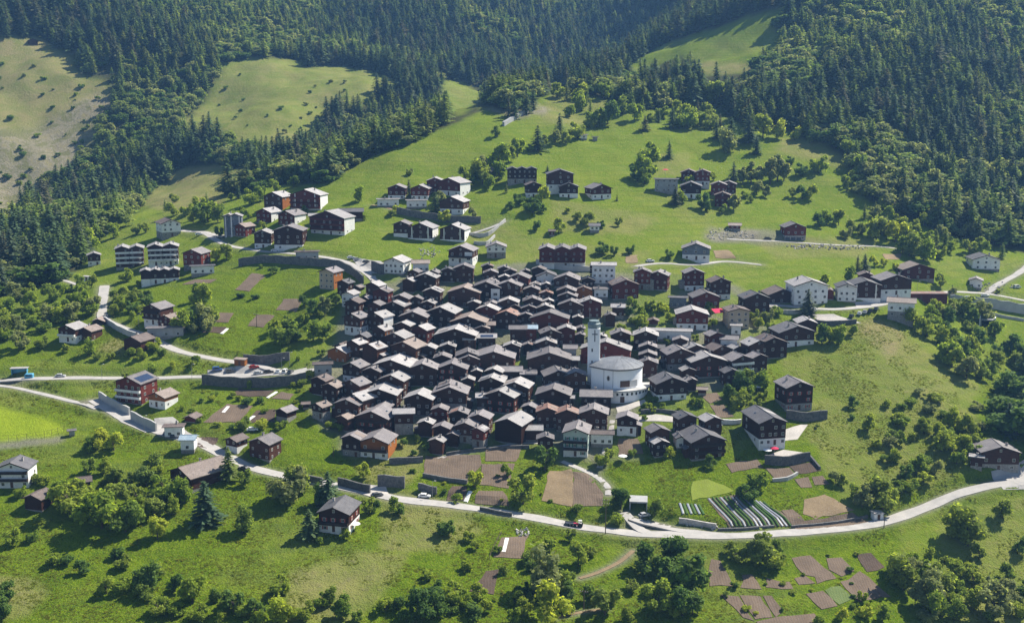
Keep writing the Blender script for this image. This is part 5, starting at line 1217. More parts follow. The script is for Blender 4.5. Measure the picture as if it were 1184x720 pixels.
trees(784, 480, S2, [(20,605,190,'d',1.05),(15,685,120,'d'),(265,505,115,'b',1.3),(330,522,85,'b',1.1),(200,500,70,'b'),(270,252,85,'b'),(235,290,75,'d',1.1),(110,182,50,'d'),(630,312,85,'g'),(700,322,115,'b',1.1),(560,242,45,'b'),(745,162,55,'b'),(780,222,60,'d'),(840,62,60,'b'),(990,445,150,'b',1.15),(1030,492,60,'b'),
 (1110,352,75,'b'),(770,595,135,'b',1.15),(840,655,145,'g',1.15),(900,625,110,'b',1.1),(740,542,80,'b'),(1080,695,135,'g',1.1),(1010,655,85,'b'),(1170,472,65,'d'),(1170,622,75,'d'),(960,162,60,'b'),(900,122,75,'b'),(1000,62,70,'b'),(650,52,60,'b'),(930,42,75,'b'),(560,705,60,'y'),(640,692,60,'y'),(700,702,60,'b'),
 (940,420,100,'b'),(880,690,110,'b'),(960,700,90,'b'),(820,560,90,'b'),(800,520,60,'b'),(860,500,60,'b'),(340,470,50,'b'),(190,590,25,'d'),(50,680,90,'d'),(480,720,40,'b'),(700,280,70,'b'),(600,290,60,'b'),(820,190,60,'b'),(880,200,50,'g'),(900,80,60,'b'),(980,120,60,'b'),(760,100,50,'b'),(540,232,40,'g'),(1130,560,60,'b'),(1060,610,70,'g'),(680,110,40,'b'),(180,470,50,'b'),(630,640,50,'b')])
trees(720, 290, TS, [(90,545,135,'b'),(250,545,125,'b'),(360,565,130,'y'),(330,640,110,'b'),(160,665,95,'y'),(800,575,110,'b'),(440,655,100,'b'),(815,695,80,'b'),(190,620,90,'b'),(60,600,90,'d')])
trees(740, 360, TS, [(30,155,125,'b'),(500,275,75,'b'),(620,155,60,'b'),(1010,690,170,'b',1.15),(1120,700,145,'b',1.1),(880,705,60,'b'),(1080,155,105,'b'),(1140,90,95,'b'),(240,300,60,'b'),(1060,120,70,'g')])
trees(840, 420, TS, [(150,260,210,'d',1.05),(300,240,185,'b',1.05),(100,405,165,'b'),(260,425,130,'b',1.1),(1150,410,120,'d'),(1140,505,45,'d'),(40,330,150,'d'),(190,340,150,'b'),(330,330,110,'b'),(820,585,30,'d')])
trees(740, 440, TS, [(840,185,135,'b'),(960,215,155,'b',1.1),(540,245,95,'b'),(480,205,65,'b'),(50,255,60,'d'),(130,205,70,'d'),(260,685,105,'y'),(660,700,70,'b'),(880,270,90,'y'),(1010,120,90,'d'),(200,245,50,'b')])
trees(610, 450, TS, [(320,390,100,'y'),(490,600,60,'b'),(740,610,80,'b'),(960,600,60,'b'),(1090,180,70,'b'),(1140,210,60,'b')])
trees(860, 240, S3, [(270,455,110,'s',1.35),(100,482,65,'g'),(340,335,60,'b'),(450,315,75,'b'),(510,272,75,'s',1.2),(480,262,60,'s'),(830,335,60,'b'),(1090,215,65,'l'),(700,205,100,'b',1.2),(760,225,95,'b',1.2),(830,215,60,'b'),(350,72,65,'b',1.2),(400,75,70,'b'),(320,82,60,'d'),(560,135,95,'b',1.2),
 (640,145,95,'y',1.2),(690,152,85,'b'),(500,115,55,'b',1.2),(430,132,60,'g'),(600,355,50,'d'),(140,455,50,'b'),(60,432,50,'g'),(40,475,55,'b'),(330,575,85,'d'),(400,575,85,'b'),(360,570,70,'b'),(460,110,60,'b'),(600,120,80,'g'),(730,190,70,'b'),(670,190,70,'b'),(460,540,50,'b'),(120,520,40,'b'),(780,170,70,'l'),(850,170,80,'l'),(590,250,40,'y'),(640,265,35,'y'),(550,250,50,'y')])
trees(50, 230, S5, [(570,565,105,'b'),(330,605,90,'b'),(1080,690,115,'d'),(520,710,110,'b',1.2),(270,650,95,'b'),(600,420,70,'g'),(740,470,45,'b'),(800,470,45,'b'),(640,240,80,'b'),(480,270,110,'b'),(700,230,70,'b'),(660,600,50,'b')])
trees(50, 330, S5, [(760,440,95,'y',1.15),(310,475,115,'b',1.1),(150,455,60,'b'),(370,505,70,'b'),(980,295,135,'d'),(1060,295,165,'l',1.1),(1090,135,95,'d'),(1160,255,125,'b'),(680,505,85,'b'),(820,485,65,'b'),(600,485,65,'b'),(470,505,55,'b'),(1000,300,90,'d'),(1120,330,100,'g'),(320,200,140,'b'),(250,130,150,'b'),(480,210,90,'b'),(540,160,100,'b'),(620,230,60,'b'),(1030,560,50,'b'),(880,560,50,'y'),(740,590,60,'b'),(560,640,50,'b')])
trees(230, 190, S5, [(270,235,90,'s',1.2),(60,390,140,'b',1.2),(130,395,120,'b',1.2),(20,395,130,'d',1.2),(220,245,50,'b'),(360,275,125,'b'),(420,255,110,'b'),(520,195,95,'b'),(650,155,80,'b',1.3),(190,655,115,'b'),(120,665,95,'y'),(720,335,55,'b'),(440,445,60,'b'),(1100,255,110,'b'),(1130,380,40,'b'),(700,460,50,'y'),(140,500,80,'d'),(300,345,70,'b'),(340,370,60,'b')])
trees(430, 180, S5, [(255,295,125,'s',1.2),(490,255,150,'s',1.1),(435,395,140,'s',1.5),(465,330,100,'g'),(760,195,165,'b',1.15),(810,105,100,'b'),(690,205,90,'d'),(800,225,85,'b'),(920,255,65,'l'),(1010,335,90,'d'),(1100,390,110,'d',1.2),(950,365,55,'d',1.3),(1130,505,65,'d'),(690,425,75,'g'),(500,455,105,'y'),(130,412,40,'b',1.3),(160,385,50,'y'),(262,132,50,'g'),(640,160,90,'b'),(870,170,130,'b')])
trees(590, 180, S5, [(255,115,50,'s',1.2),(215,335,130,'y'),(220,390,60,'d'),(870,175,115,'d',1.1),(920,195,110,'b'),(985,115,60,'b'),(520,475,90,'b',1.3),(620,495,65,'d'),(740,485,70,'b'),(330,525,100,'b'),(180,515,65,'d'),(630,675,100,'d',1.1),(710,685,75,'d'),(820,672,75,'d'),(460,440,60,'b',1.4),(130,330,60,'d'),(390,390,40,'b'),(730,310,45,'s')])
trees(740, 180, S5, [(640,165,120,'s',1.3),(700,195,125,'m',1.1),(760,195,165,'m'),(820,195,175,'m'),(890,195,195,'m'),(940,175,190,'m'),(985,175,155,'m'),(1030,52,45,'s',1.3),(240,335,120,'s',1.3),(290,325,85,'b',1.1),(430,365,115,'d'),(460,385,75,'d'),(640,375,155,'m'),(560,395,65,'b'),(800,265,95,'g'),(860,285,85,'g'),(1040,285,70,'b'),(1110,295,95,'d',1.1),(1160,295,95,'b',1.1),(330,698,65,'b'),(200,700,70,'d'),(500,170,60,'b'),(720,290,60,'b'),(760,320,50,'b')])
trees(392, 0, S2, [(680,515,80,'s',1.5),(755,468,75,'s',1.4),(815,475,65,'b'),(880,435,75,'b'),(920,425,75,'d'),(540,468,38,'b'),(1047,447,48,'s',1.6),(1130,540,55,'s',1.3),(1140,440,65,'s',1.3),(490,585,75,'m'),(545,585,95,'b'),(610,535,65,'b'),(1060,565,90,'b'),(1050,615,85,'b'),(600,408,85,'s'),(640,390,85,'s'),(665,375,70,'s'),(580,400,60,'s'),(700,500,40,'b'),(740,490,45,'g'),(1000,380,70,'l'),(1040,370,90,'l'),(960,390,60,'b'),(830,380,55,'b'),(790,400,40,'b'),(860,440,50,'b'),(240,600,25,'b'),(655,520,30,'b'),(775,490,40,'b'),(580,555,60,'b')])
trees(784, 0, S2, [(130,475,68,'s',1.2),(180,475,70,'s',1.2),(155,485,62,'s',1.2),(170,525,85,'g'),(240,490,90,'s',1.3),(290,472,80,'b'),(340,475,65,'y'),(268,528,60,'s',1.4),(383,562,32,'d'),(480,592,70,'b'),(420,602,50,'d'),(30,440,80,'b'),(130,360,80,'b'),(60,430,60,'b'),(100,350,60,'l'),(400,480,45,'y'),(450,490,30,'b'),(580,540,60,'b'),(620,600,70,'b'),(40,640,40,'b')])
trees(200, 290, S5, [(185,400,190,'b',.95),(215,540,180,'g',1.0),(80,560,170,'b',1.1),(140,570,110,'m'),(260,480,110,'b',1.1),(760,640,190,'b',1.15),(700,560,110,'b'),(840,620,110,'d',1.1),(960,610,140,'b',1.2),(1050,600,110,'b'),(960,440,110,'d',1.1),(900,380,80,'d'),(1040,440,150,'m'),(1120,370,80,'b'),(900,500,80,'b'),(460,320,35,'d',1.4),(560,330,35,'d',1.4),(680,160,50,'d',1.4),(600,120,30,'b'),(450,320,30,'d'),(780,520,90,'b')])
trees(200, 380, S5, [(480,690,110,'b'),(610,680,70,'y'),(520,520,55,'d',1.3),(600,510,50,'d',1.3),(450,490,40,'b'),(520,400,60,'b'),(820,400,40,'b'),(150,240,60,'b'),(60,560,40,'b'),(930,340,60,'y'),(1010,190,60,'b'),(860,220,40,'b'),(720,690,60,'b'),(770,670,50,'b'),(270,490,40,'y'),(40,680,50,'d'),(1080,690,60,'b'),(1130,700,60,'b'),(890,390,50,'b')])
trees(984, 330, S5, [(1130,170,50,'b'),(1000,60,40,'b'),(700,60,50,'g')])
# woods of separate leafy trees, filled by scattering inside outlines
def scatter(poly, n_, hrange, types, wf=1.1, mind=9):
    us = [p[0] for p in poly]; vs_ = [p[1] for p in poly]; got = []; tries = 0
    while len(got) < n_ and tries < n_ * 60:
        tries += 1
        u, v = RT.uniform(min(us), max(us)), RT.uniform(min(vs_), max(vs_))
        if not inpoly(np.array([u]), np.array([v]), poly)[0]: continue
        if any(abs(u - a) < mind and abs(v - b_) < mind * .5 for a, b_ in got): continue
        got.append((u, v)); P = hit(u, v)
        tree(P, RT.uniform(*hrange), RT.choice(types), wf * RT.uniform(.9, 1.15), u=u, v=v)
scatter([(1060,358),(1100,345),(1150,372),(1132,392),(1150,420),(1150,440),(1120,440),(1075,420),(1045,405)], 26, (6, 11), 'bbbbgd', 1.2, 8)
scatter([(1150,385),(1184,380),(1210,470),(1170,470),(1150,425)], 13, (6, 11), 'bbdd', 1.2, 9)
scatter([(1165,430),(1230,420),(1230,520),(1160,512)], 24, (9, 15), 'ssd', 1.5, 6)
scatter([(1020,470),(1060,450),(1130,450),(1135,520),(1080,560),(1030,575),(1015,530)], 34, (2.4, 5.2), 'bbbgy', 1.5, 7)
scatter([(0,345),(60,335),(110,335),(115,360),(70,378),(60,400),(0,420),(-30,410),(-30,360)], 34, (5, 9.5), 'bbbbbg', 1.15, 9)
scatter([(20,250),(100,245),(130,265),(100,300),(60,318),(0,340),(-30,340),(-30,270)], 45, (9, 15), 'bbsslltb', 1.05, 8)
scatter([(125,335),(160,335),(185,352),(160,365),(130,360)], 10, (3.5, 7), 'bbd', 1.15, 8)
scatter([(80,545),(180,540),(195,610),(120,625),(80,590)], 12, (4, 8), 'bbbd', 1.15, 14)
scatter([(60,650),(150,640),(260,690),(300,720),(200,720),(120,690)], 14, (3, 6), 'dbb', 1.2, 14)
scatter([(1030,640),(1090,640),(1180,690),(1184,725),(1050,725)], 18, (4, 8), 'bbg', 1.15, 14)
scatter([(590,650),(660,650),(700,720),(580,722)], 10, (3, 7), 'bbd', 1.1, 13)
scatter([(450,690),(560,690),(560,722),(440,722)], 8, (2.5, 5), 'bbd', 1.2, 14)
scatter([(985,205),(1060,255),(1150,285),(1130,300),(1060,285),(1000,262),(970,225)], 30, (5, 10), 'bbbllgy', 1.15, 9)
scatter([(170,225),(250,240),(262,262),(230,262),(200,250),(180,250)], 10, (6, 10), 'bbl', 1.1, 8)
scatter([(280,180),(400,165),(430,175),(380,205),(330,210),(290,205)], 26, (6, 12), 'bllsb', 1.05, 8)
scatter([(640,108),(730,118),(780,128),(840,140),(830,165),(790,150),(700,135),(650,125)], 30, (7, 13), 'llbbs', 1.1, 8)
scatter([(10,60),(130,110),(120,200),(40,240),(0,255),(-20,200),(-20,80)], 62, (1.5, 4.2), 'ddgb', 1.3, 7)
scatter([(270,80),(440,95),(370,140),(300,175),(220,150)], 26, (1.5, 4.2), 'ddgd', 1.2, 9)
scatter([(500,330),(620,325),(660,345),(560,350)], 5, (2.5, 4), 'bd', 1.1, 12)
scatter([(650,360),(760,380),(700,400)], 5, (2.5, 4.2), 'bd', 1.1, 12)
scatter([(738,470),(790,474),(805,500),(745,508)], 9, (1.0, 2.6), 'bbdy', 1.3, 7)
scatter([(815,640),(1000,640),(1020,705),(830,715)], 16, (.8, 1.7), 'bbdy', 1.4, 9)
scatter([(430,540),(560,545),(700,590),(560,590),(440,560)], 12, (.9, 1.9), 'bbyd', 1.4, 9)
scatter([(205,440),(350,450),(350,490),(230,500)], 14, (.9, 2.2), 'bbyd', 1.4, 9)
scatter([(390,350),(520,320),(700,340),(860,400),(820,460),(600,480),(400,460)], 16, (1.5, 3.2), 'bbyd', 1.1, 14)
scatter([(455,500),(520,520),(470,530)], 4, (2, 3), 'bd', 1.1, 12)

# ---------------------------------------------------------------- the forest
CON = []
pu, pv, px, py, pk, ps = [], [], [], [], [], []
y = 560.0
while y < 2350:
    step = 7.4 if y < 1000 else 8.4 if y < 1400 else 10.5
    w = .60 * y; m_ = int(2 * w / step)
    xs = np.linspace(-w, w, m_) + rng.uniform(-.48, .48, m_) * step; ys = y + rng.uniform(-.48, .48, m_) * step
    px.append(xs); py.append(ys); y += step
px = np.concatenate(px); py = np.concatenate(py); pz = hzv(px, py)
pu, pv = project(px, py, pz)
wbx = (vnoise(px, py, 22, 2) - .5) * 10
inside = inpoly(pu + wbx, pv, FOREST)
for i_, c_ in enumerate(CLEAR):
    inside &= ~inpoly(pu + wbx, pv, c_)
    for sh_ in ((8, 15) if i_ == 3 else (7, 14, 21) if i_ > 4 else ()): inside &= ~inpoly(pu + wbx, pv - sh_, c_)
inside &= ~((pv > 250) & (pu > 1150) & (pv > 300))
inside &= (vnoise(px, py, 40, 31) > .13) | (py < 800)
inside &= (pu > -170) & (pu < 1350) & (pv > -110)
# thin glades
px, py, pz, pu, pv = (a[inside] for a in (px, py, pz, pu, pv))
mixn = vnoise(px, py, 80, 13) * .85 + rng.random(len(px)) * .40
kind = np.where(mixn < .60, 0, np.where(mixn < .84, 1, 2))
patch_ = vnoise(px, py, 55, 41) + rng.random(len(px)) * .25 > .93; kind = np.where(patch_ & (pv > 60), 2, kind)
edge = (pv > 200) & (rng.random(len(px)) < .35); kind = np.where(edge, 2, kind)
hts = np.where(kind == 0, rng.uniform(12, 25, len(px)), np.where(kind == 1, rng.uniform(12, 19, len(px)), rng.uniform(8, 13, len(px))))
hts *= np.clip(1.05 - (py - 900) / 4000, .75, 1.1)
vis = (pu > 2) & (pu < 1182) & (pv > 5)
order = np.argsort(np.where(vis, py - hts * 4, 1e9))
nind = {0: 0, 1: 0, 2: 0}; LIM = {0: 170, 1: 75, 2: 0}; chosen = []
for i in order[:3000]:
    k = int(kind[i])
    if not vis[i] or nind[k] >= LIM[k]: continue
    nind[k] += 1; chosen.append(i)
for i in chosen:
    reg = 'left' if pu[i] < 420 else 'right' if pu[i] > 760 else 'central'
    t = 's' if kind[i] == 0 else 'l'
    nm = 'dark spruce' if t == 's' else 'light green larch'
    tree((px[i], py[i]), float(hts[i]), t, float(1.2 + .7 * rng.random()), label=f'{nm} standing among others at the lower edge of the {reg} forest', group=f'{nm} trees at the lower edge of the {reg} forest', u=float(pu[i]), v=float(pv[i]))
rest = np.ones(len(px), bool); rest[chosen] = False
coll = bpy.data.collections.new('forest_sources')
src = []
def src_obj(sh, var, mat):
    vs, fs, tv, H = KIN[sh, var]; b_ = MB(); b_.v = [tuple(q) for q in vs]; b_.f = list(fs); b_.m = [0] * len(fs); b_.add(tv.v, tv.f, 1)
    me = b_.mesh('forest_tree', [MT[mat], MT['bark']]); o = bpy.data.objects.new('src_%02d' % len(src), me); coll.objects.link(o); src.append(H); return o
for i in range(4): src_obj('s', i, 'needles')
for i in range(3): src_obj('l', i, 'larch')
for i in range(3): src_obj('b', i, ('leavesgrey', 'leavesdark', 'larch')[i])
def scatter_object(name, x, y_, z, idx, scl, coll_, lab):
    me = bpy.data.meshes.new(name); me.vertices.add(len(x)); me.vertices.foreach_set('co', np.c_[x, y_, z].astype(np.float32).ravel())
    a = me.attributes.new('idx', 'INT', 'POINT'); a.data.foreach_set('value', idx.astype(np.int32))
    a = me.attributes.new('scl', 'FLOAT_VECTOR', 'POINT'); a.data.foreach_set('vector', scl.astype(np.float32).ravel())
    a = me.attributes.new('rot', 'FLOAT_VECTOR', 'POINT'); rr = np.zeros((len(x), 3)); rr[:, 2] = rng.random(len(x)) * 6.28; rr[:, :2] = rng.normal(0, .03, (len(x), 2)); a.data.foreach_set('vector', rr.astype(np.float32).ravel())
    o = bpy.data.objects.new(name, me); C.objects.link(o); tag(o, lab, kind='stuff')
    ng = bpy.data.node_groups.new(name, 'GeometryNodeTree')
    ng.interface.new_socket('Geometry', in_out='INPUT', socket_type='NodeSocketGeometry'); ng.interface.new_socket('Geometry', in_out='OUTPUT', socket_type='NodeSocketGeometry')
    gi = ng.nodes.new('NodeGroupInput'); go = ng.nodes.new('NodeGroupOutput'); ip = ng.nodes.new('GeometryNodeInstanceOnPoints'); ci = ng.nodes.new('GeometryNodeCollectionInfo')
    ci.inputs['Collection'].default_value = coll_; ci.inputs['Separate Children'].default_value = True; ci.inputs['Reset Children'].default_value = True
    def attr(nm, ty):
        n_ = ng.nodes.new('GeometryNodeInputNamedAttribute'); n_.data_type = ty; n_.inputs[0].default_value = nm; return n_.outputs[0]
    ng.links.new(gi.outputs[0], ip.inputs['Points']); ng.links.new(ci.outputs[0], ip.inputs['Instance']); ip.inputs['Pick Instance'].default_value = True
    ng.links.new(attr('idx', 'INT'), ip.inputs['Instance Index']); ng.links.new(attr('scl', 'FLOAT_VECTOR'), ip.inputs['Scale'])
    er = ng.nodes.new('FunctionNodeEulerToRotation'); ng.links.new(attr('rot', 'FLOAT_VECTOR'), er.inputs[0]); ng.links.new(er.outputs[0], ip.inputs['Rotation'])
    ng.links.new(ip.outputs[0], go.inputs[0])
    md = o.modifiers.new('scatter', 'NODES'); md.node_group = ng
    return o
# the 300 leafy trees that show largest stand as things of their own, the smaller ones far off as one mass
seen = lambda t: 0 <= t['u'] <= 1184 and -5 <= t['v'] <= 740
bl = sorted([t for t in TREES if t['sh'] == 'b'], key=lambda t: -(t['h'] / t['P'][1] + (0 if seen(t) else -9)))
keep = set(id(t) for t in bl[:296]); mass = [t for t in bl[296:]]
TREES = [t for t in TREES if t['sh'] != 'b' or id(t) in keep]
for t in TREES: plant(t)
mc = bpy.data.collections.new('grove_sources'); msrc = {}
def grove_src(var, mat):
    if (var, mat) not in msrc:
        vs, fs, tv, H = KIN['b', var]; b_ = MB(); b_.v = [tuple(q) for q in vs]; b_.f = list(fs); b_.m = [0] * len(fs); b_.add(tv.v, tv.f, 1)
        o = bpy.data.objects.new('grv_%02d' % len(msrc), b_.mesh('leafy_tree', [MT[mat], MT['bark']])); mc.objects.link(o); msrc[var, mat] = len(msrc)
    return msrc[var, mat]
rk_ = kind[rest]; nr_ = len(rk_)
idx = np.where(rk_ == 0, rng.integers(0, 4, nr_), np.where(rk_ == 1, rng.integers(4, 7, nr_), rng.integers(7, 10, nr_)))
h0 = np.array(src)[idx]; s_ = hts[rest] / h0; wv_ = rng.uniform(1.3, 2.2, nr_)
scatter_object('forest', px[rest], py[rest], pz[rest] - .3, idx, np.c_[s_ * wv_, s_ * wv_, s_], coll, 'dense conifer forest covering the steep mountain slopes behind the village')

mi = np.array([grove_src(RT.randrange(3), LEAF[t['ty']]) for t in mass]); mp = np.array([t['P'] for t in mass]); ms_ = np.array([(t['h'] / 8 * t['wf'], t['h'] / 8 * t['wf'], t['h'] / 8) for t in mass])
scatter_object('distant_leafy_trees', mp[:, 0], mp[:, 1], mp[:, 2] - .1, mi, ms_, mc, 'small leafy trees merging into a belt along the meadow and forest edges')
# rough grass tufts and weeds over the meadows
tc_ = bpy.data.collections.new('tuft_sources')
for i in range(3):
    r = random.Random(900 + i); vs = []; fs = []
    for k in range(40):
        a = r.random() * 6.28; q = r.random() ** .6 * .8
        c = Vector((math.cos(a) * q, math.sin(a) * q, r.uniform(.05, .42) * (1.1 - q)))
        cards(vs, fs, c, Vector((r.uniform(-1, 1), r.uniform(-1, 1), r.uniform(.1, 1.0))), Vector((0, 0, 1)), .13, .20)
    me = mesh_from('grass_tuft', vs, fs, MT['tuft']); o = bpy.data.objects.new('tuft_%02d' % i, me); tc_.objects.link(o)
nt_ = 150000
ty_ = 255 + rng.random(nt_) ** .8 * 260; tx_ = ty_ * rng.uniform(-.50, .50, nt_); tz_ = hzv(tx_, ty_); tu, tv_ = project(tx_, ty_, tz_)
ok = (vnoise(tx_, ty_, 16, 17) * .6 + vnoise(tx_, ty_, 5, 23) * .5 > .54)
ok &= ~inpoly(tu, tv_, VIL); ok &= ~inpoly(tu, tv_, [(-300,440),(-20,460),(5,470),(80,488),(82,502),(60,512),(0,522),(-300,530)])
for poly, mt, lab in PLOTS:
    c_ = np.mean(poly, 0); ok &= ~inpoly(tu, tv_, [(c_[0] + (p[0] - c_[0]) * 1.1, c_[1] + (p[1] - c_[1]) * 1.15) for p in poly])
gi_ = np.clip(np.round((tx_ / ty_ - S0) / (S1 - S0) * (NS - 1)), 0, NS - 1).astype(int); gk_ = np.clip(np.round(np.log(ty_ / Y0) / math.log(Y1 / Y0) * (NY - 1)), 0, NY - 1).astype(int)
ok &= roadness.reshape(ZZ.shape)[gk_, gi_] < .05
tx_, ty_, tz_ = tx_[ok], ty_[ok], tz_[ok]; n3 = len(tx_); sc3 = rng.uniform(.28, .62, n3) * np.where(rng.random(n3) < .05, 2.0, 1.0)
scatter_object('meadow_weeds', tx_, ty_, tz_ - .05, np.where(rng.random(n3) < .7, 0, rng.integers(1, 3, n3)), np.c_[sc3, sc3, sc3 * rng.uniform(.35, .9, n3)], tc_, 'rough tufts of weeds and tall grass dotted over the meadows')
# ---------------------------------------------------------------- vehicles
def car_mesh_parts(col, van=False):
    b_ = MB(); hl = 2.1; hw = .86; hh = .95 if not van else 1.1
    prof = [(-hl, .32), (hl, .32), (hl + .03, .62), (hl - .15, .82), (1.05, .92), (-hl + .05, .95 if not van else 1.0), (-hl - .03, .6)]
    b_.prism(prof, -hw, hw)
    cab = [(-1.75 if not van else -2.05, .93), (1.0, .90), (.35 if not van else .7, 1.42 if not van else 1.75), (-1.35 if not van else -1.95, 1.45 if not van else 1.78)]
    b_.prism(cab, -hw + .08, hw - .08)
    return b_
CARMAT = {}
def car(u, v, head, colname, lab, van=False, group='cars parked around the village'):
    cols = {'white': (.75, .75, .74), 'silver': (.45, .46, .48), 'black': (.02, .02, .022), 'dark grey': (.07, .075, .08), 'blue': (.03, .10, .30), 'red': (.35, .02, .02), 'green': (.05, .15, .09)}
    if colname not in CARMAT:
        m, nt, b, out = new_mat(colname + ' car paint'); b.inputs['Base Color'].default_value = (*cols[colname], 1); b.inputs['Roughness'].default_value = .3; b.inputs['Coat Weight'].default_value = .5
        CARMAT[colname] = [m, car_mesh_parts(None, False).mesh('car_body', [m]), car_mesh_parts(None, True).mesh('car_body', [m])]
    if 'glass' not in CARMAT:
        for k_, van_ in (('glass', False), ('vglass', True)):
            b_ = MB(); zt = 1.36 if not van_ else 1.66; yw = .79
            for s in (-1, 1): b_.add([(-1.45, s * yw, 1.0), (.75, s * yw, 1.0), (.28, s * yw, zt), (-1.2, s * yw, zt)], [(0, 1, 2, 3) if s < 0 else (3, 2, 1, 0)])
            x0, x1 = (1.0, .35) if not van_ else (1.0, .7)
            b_.add([(x0 + .02, -.7, .95), (x0 + .02, .7, .95), (x1 + .03, .66, zt), (x1 + .03, -.66, zt)], [(0, 1, 2, 3)])
            xr0, xr1 = (-1.76, -1.38) if not van_ else (-2.06, -1.97)
            b_.add([(xr0 - .02, .7, 1.0), (xr0 - .02, -.7, 1.0), (xr1 - .03, -.66, zt), (xr1 - .03, .66, zt)], [(0, 1, 2, 3)])
            CARMAT[k_] = b_.mesh('car_windows', [MT['glass']])
        b_ = MB(); b_.tube((0, -.1, 0), (0, .1, 0), .32, n_=14); b_.tube((0, -.115, 0), (0, .115, 0), .18, n_=10, mi=1); CARMAT['wheel'] = b_.mesh('wheel', [MT['black'], MT['metal']])
        b_ = MB(); b_.box(-.03, .03, -.18, .18, -.07, .07); CARMAT['lamp'] = b_.mesh('headlight', [MT['frame']])
    P = hit(u, v); z = hz(P.x, P.y) + .1
    root = empty('parked_car', (P.x, P.y, z), R(head)); tag(root, lab, 'car', group)
    inst('body', CARMAT[colname][2 if van else 1], root, (0, 0, 0)); inst('windows', CARMAT['vglass' if van else 'glass'], root, (0, 0, 0))
    for x in (-1.3, 1.3):
        for y in (-.8, .8): inst('wheel', CARMAT['wheel'], root, (x, y, .32))
    for y in (-.6, .6): inst('headlight', CARMAT['lamp'], root, (2.1, y, .68))
    return root
for i, (X, Y, c, l) in enumerate([(455,463,'black','black car nearest the paved square in the angled row'),(490,452,'white','white car second in the angled row by the paved square'),(512,446,'silver','silver car in the middle of the angled row'),(535,440,'black','black car fourth in the angled row by the paved square'),(560,432,'dark grey','dark grey car at the far end of the angled row')]):
    car(860 + X / S3, 240 + Y / S3, 62, c, l)
for X, Y, c, l, h, vn in [(585,314,'silver','silver car at the left of the cars on the stone road wall',8,0),(655,305,'black','black car left of the white car on the stone road wall',10,0),(725,300,'white','white car in the middle of the yard above the stone road wall',80,0),(770,302,'white','white van beside the lamp in the yard above the stone road wall',80,1),
        (805,303,'dark grey','dark grey car at the right end of the yard above the stone road wall',80,0),(305,288,'blue','blue car at the left end of the yard above the stone road wall',10,1),(395,298,'dark grey','dark grey car right of the blue car in the yard',15,0),(555,272,'red','dark red car beside the wooden shed in the yard',30,0)]:
    car(200 + X / S5, 380 + Y / S5, h, c, l, bool(vn))
for u, v, h, c, l, vn in [(491,575,-5,'white','white car parked beside the lower road under the gardens',0),(436,574,30,'dark grey','dark grey car by the forecourt of the orange chalet',0),(282,543,150,'black','black car on the lower road beside the bright larch',0),(70,436,5,'silver','silver car on the level road above the football field',0),(192,503,100,'dark grey','dark grey car at the left road junction',0),(200,505,100,'black','black car in front of the small blue-roofed garage',0),
        (406,299,20,'white','white car in the grey yard behind the curved road wall',0),(413,301,20,'silver','silver car in the grey yard behind the curved road wall',0),(424,304,40,'black','black car at the right of the grey yard behind the curved wall',0),(752,303,10,'white','white car on the lane above the twin red chalets',0),(1101,339,5,'dark grey','dark grey car on the right edge road near the red shed',0),(1139,343,-10,'white','white car on the road by the right concrete wall',0),(1176,333,20,'white','white van at the right edge of the picture by the road',1),(888,277,5,'dark grey','dark grey car beside the lone red roadside chalet',0),
        (230,272,15,'white','white car on the forecourt at the forest edge house',0),(318,291,5,'white','white car in front of the garages below the left hamlet',0),(745,597,25,'silver','silver car on the driveway before the garage opening',0),(313,513,0,'black','black car in the shade between two lower left chalets',0),(292,498,10,'white','white car under trees beside the dark left-garden barn',0),(941,360,50,'silver','silver car beside the big white cream-roofed house',0)]:
    car(u, v, h, c, l, bool(vn))
def tractor(u, v):
    P = hit(u, v); root = empty('tractor', (P.x, P.y, hz(P.x, P.y) + .1), R(172)); tag(root, 'red tractor with white cab on the pale lower road', 'tractor')
    b_ = MB(); b_.box(-.2, 1.7, -.4, .4, .6, 1.25); b_.box(-1.0, -.2, -.5, .5, .6, 1.0); b_.build('body', MT['redcloth'], root)
    b_ = MB(); b_.box(-1.1, .1, -.6, .6, 1.28, 1.36); b_.box(-1.1, .1, -.6, .6, 2.2, 2.32)
    for x in (-1.05, .05):
        for y in (-.55, .55): b_.box(x - .05, x + .05, y - .05, y + .05, 1.36, 2.2)
    b_.build('cab', MT['frame'], root)
    for x, r_ in ((-.7, .75), (1.2, .45)):
        for y in (-.75, .75):
            w_ = MB(); w_.tube((x, y - .18, r_), (x, y + .18, r_), r_, n_=16); w_.build('wheel', MT['black'], root)
tractor(669, 609)
def trailer(u, v):
    P = hit(u, v); root = empty('trailer', (P.x, P.y, hz(P.x, P.y) + .1), R(172)); tag(root, 'dark flat trailer behind the red tractor', 'trailer')
    b_ = MB(); b_.box(-1.9, 1.9, -.9, .9, .7, .85); b_.box(-1.9, 1.9, -.9, -.84, .85, 1.2); b_.box(-1.9, 1.9, .84, .9, .85, 1.2); b_.build('bed', MT['gdoor'], root)
    for x in (-.6, .6):
        for y in (-.8, .8): w_ = MB(); w_.tube((x, y - .1, .38), (x, y + .1, .38), .38, n_=12); w_.build('wheel', MT['black'], root)
    MB().tube((1.9, 0, .6), (3.0, 0, .6), .06, n_=6).build('drawbar', MT['metal'], root)
trailer(659.5, 607.5)
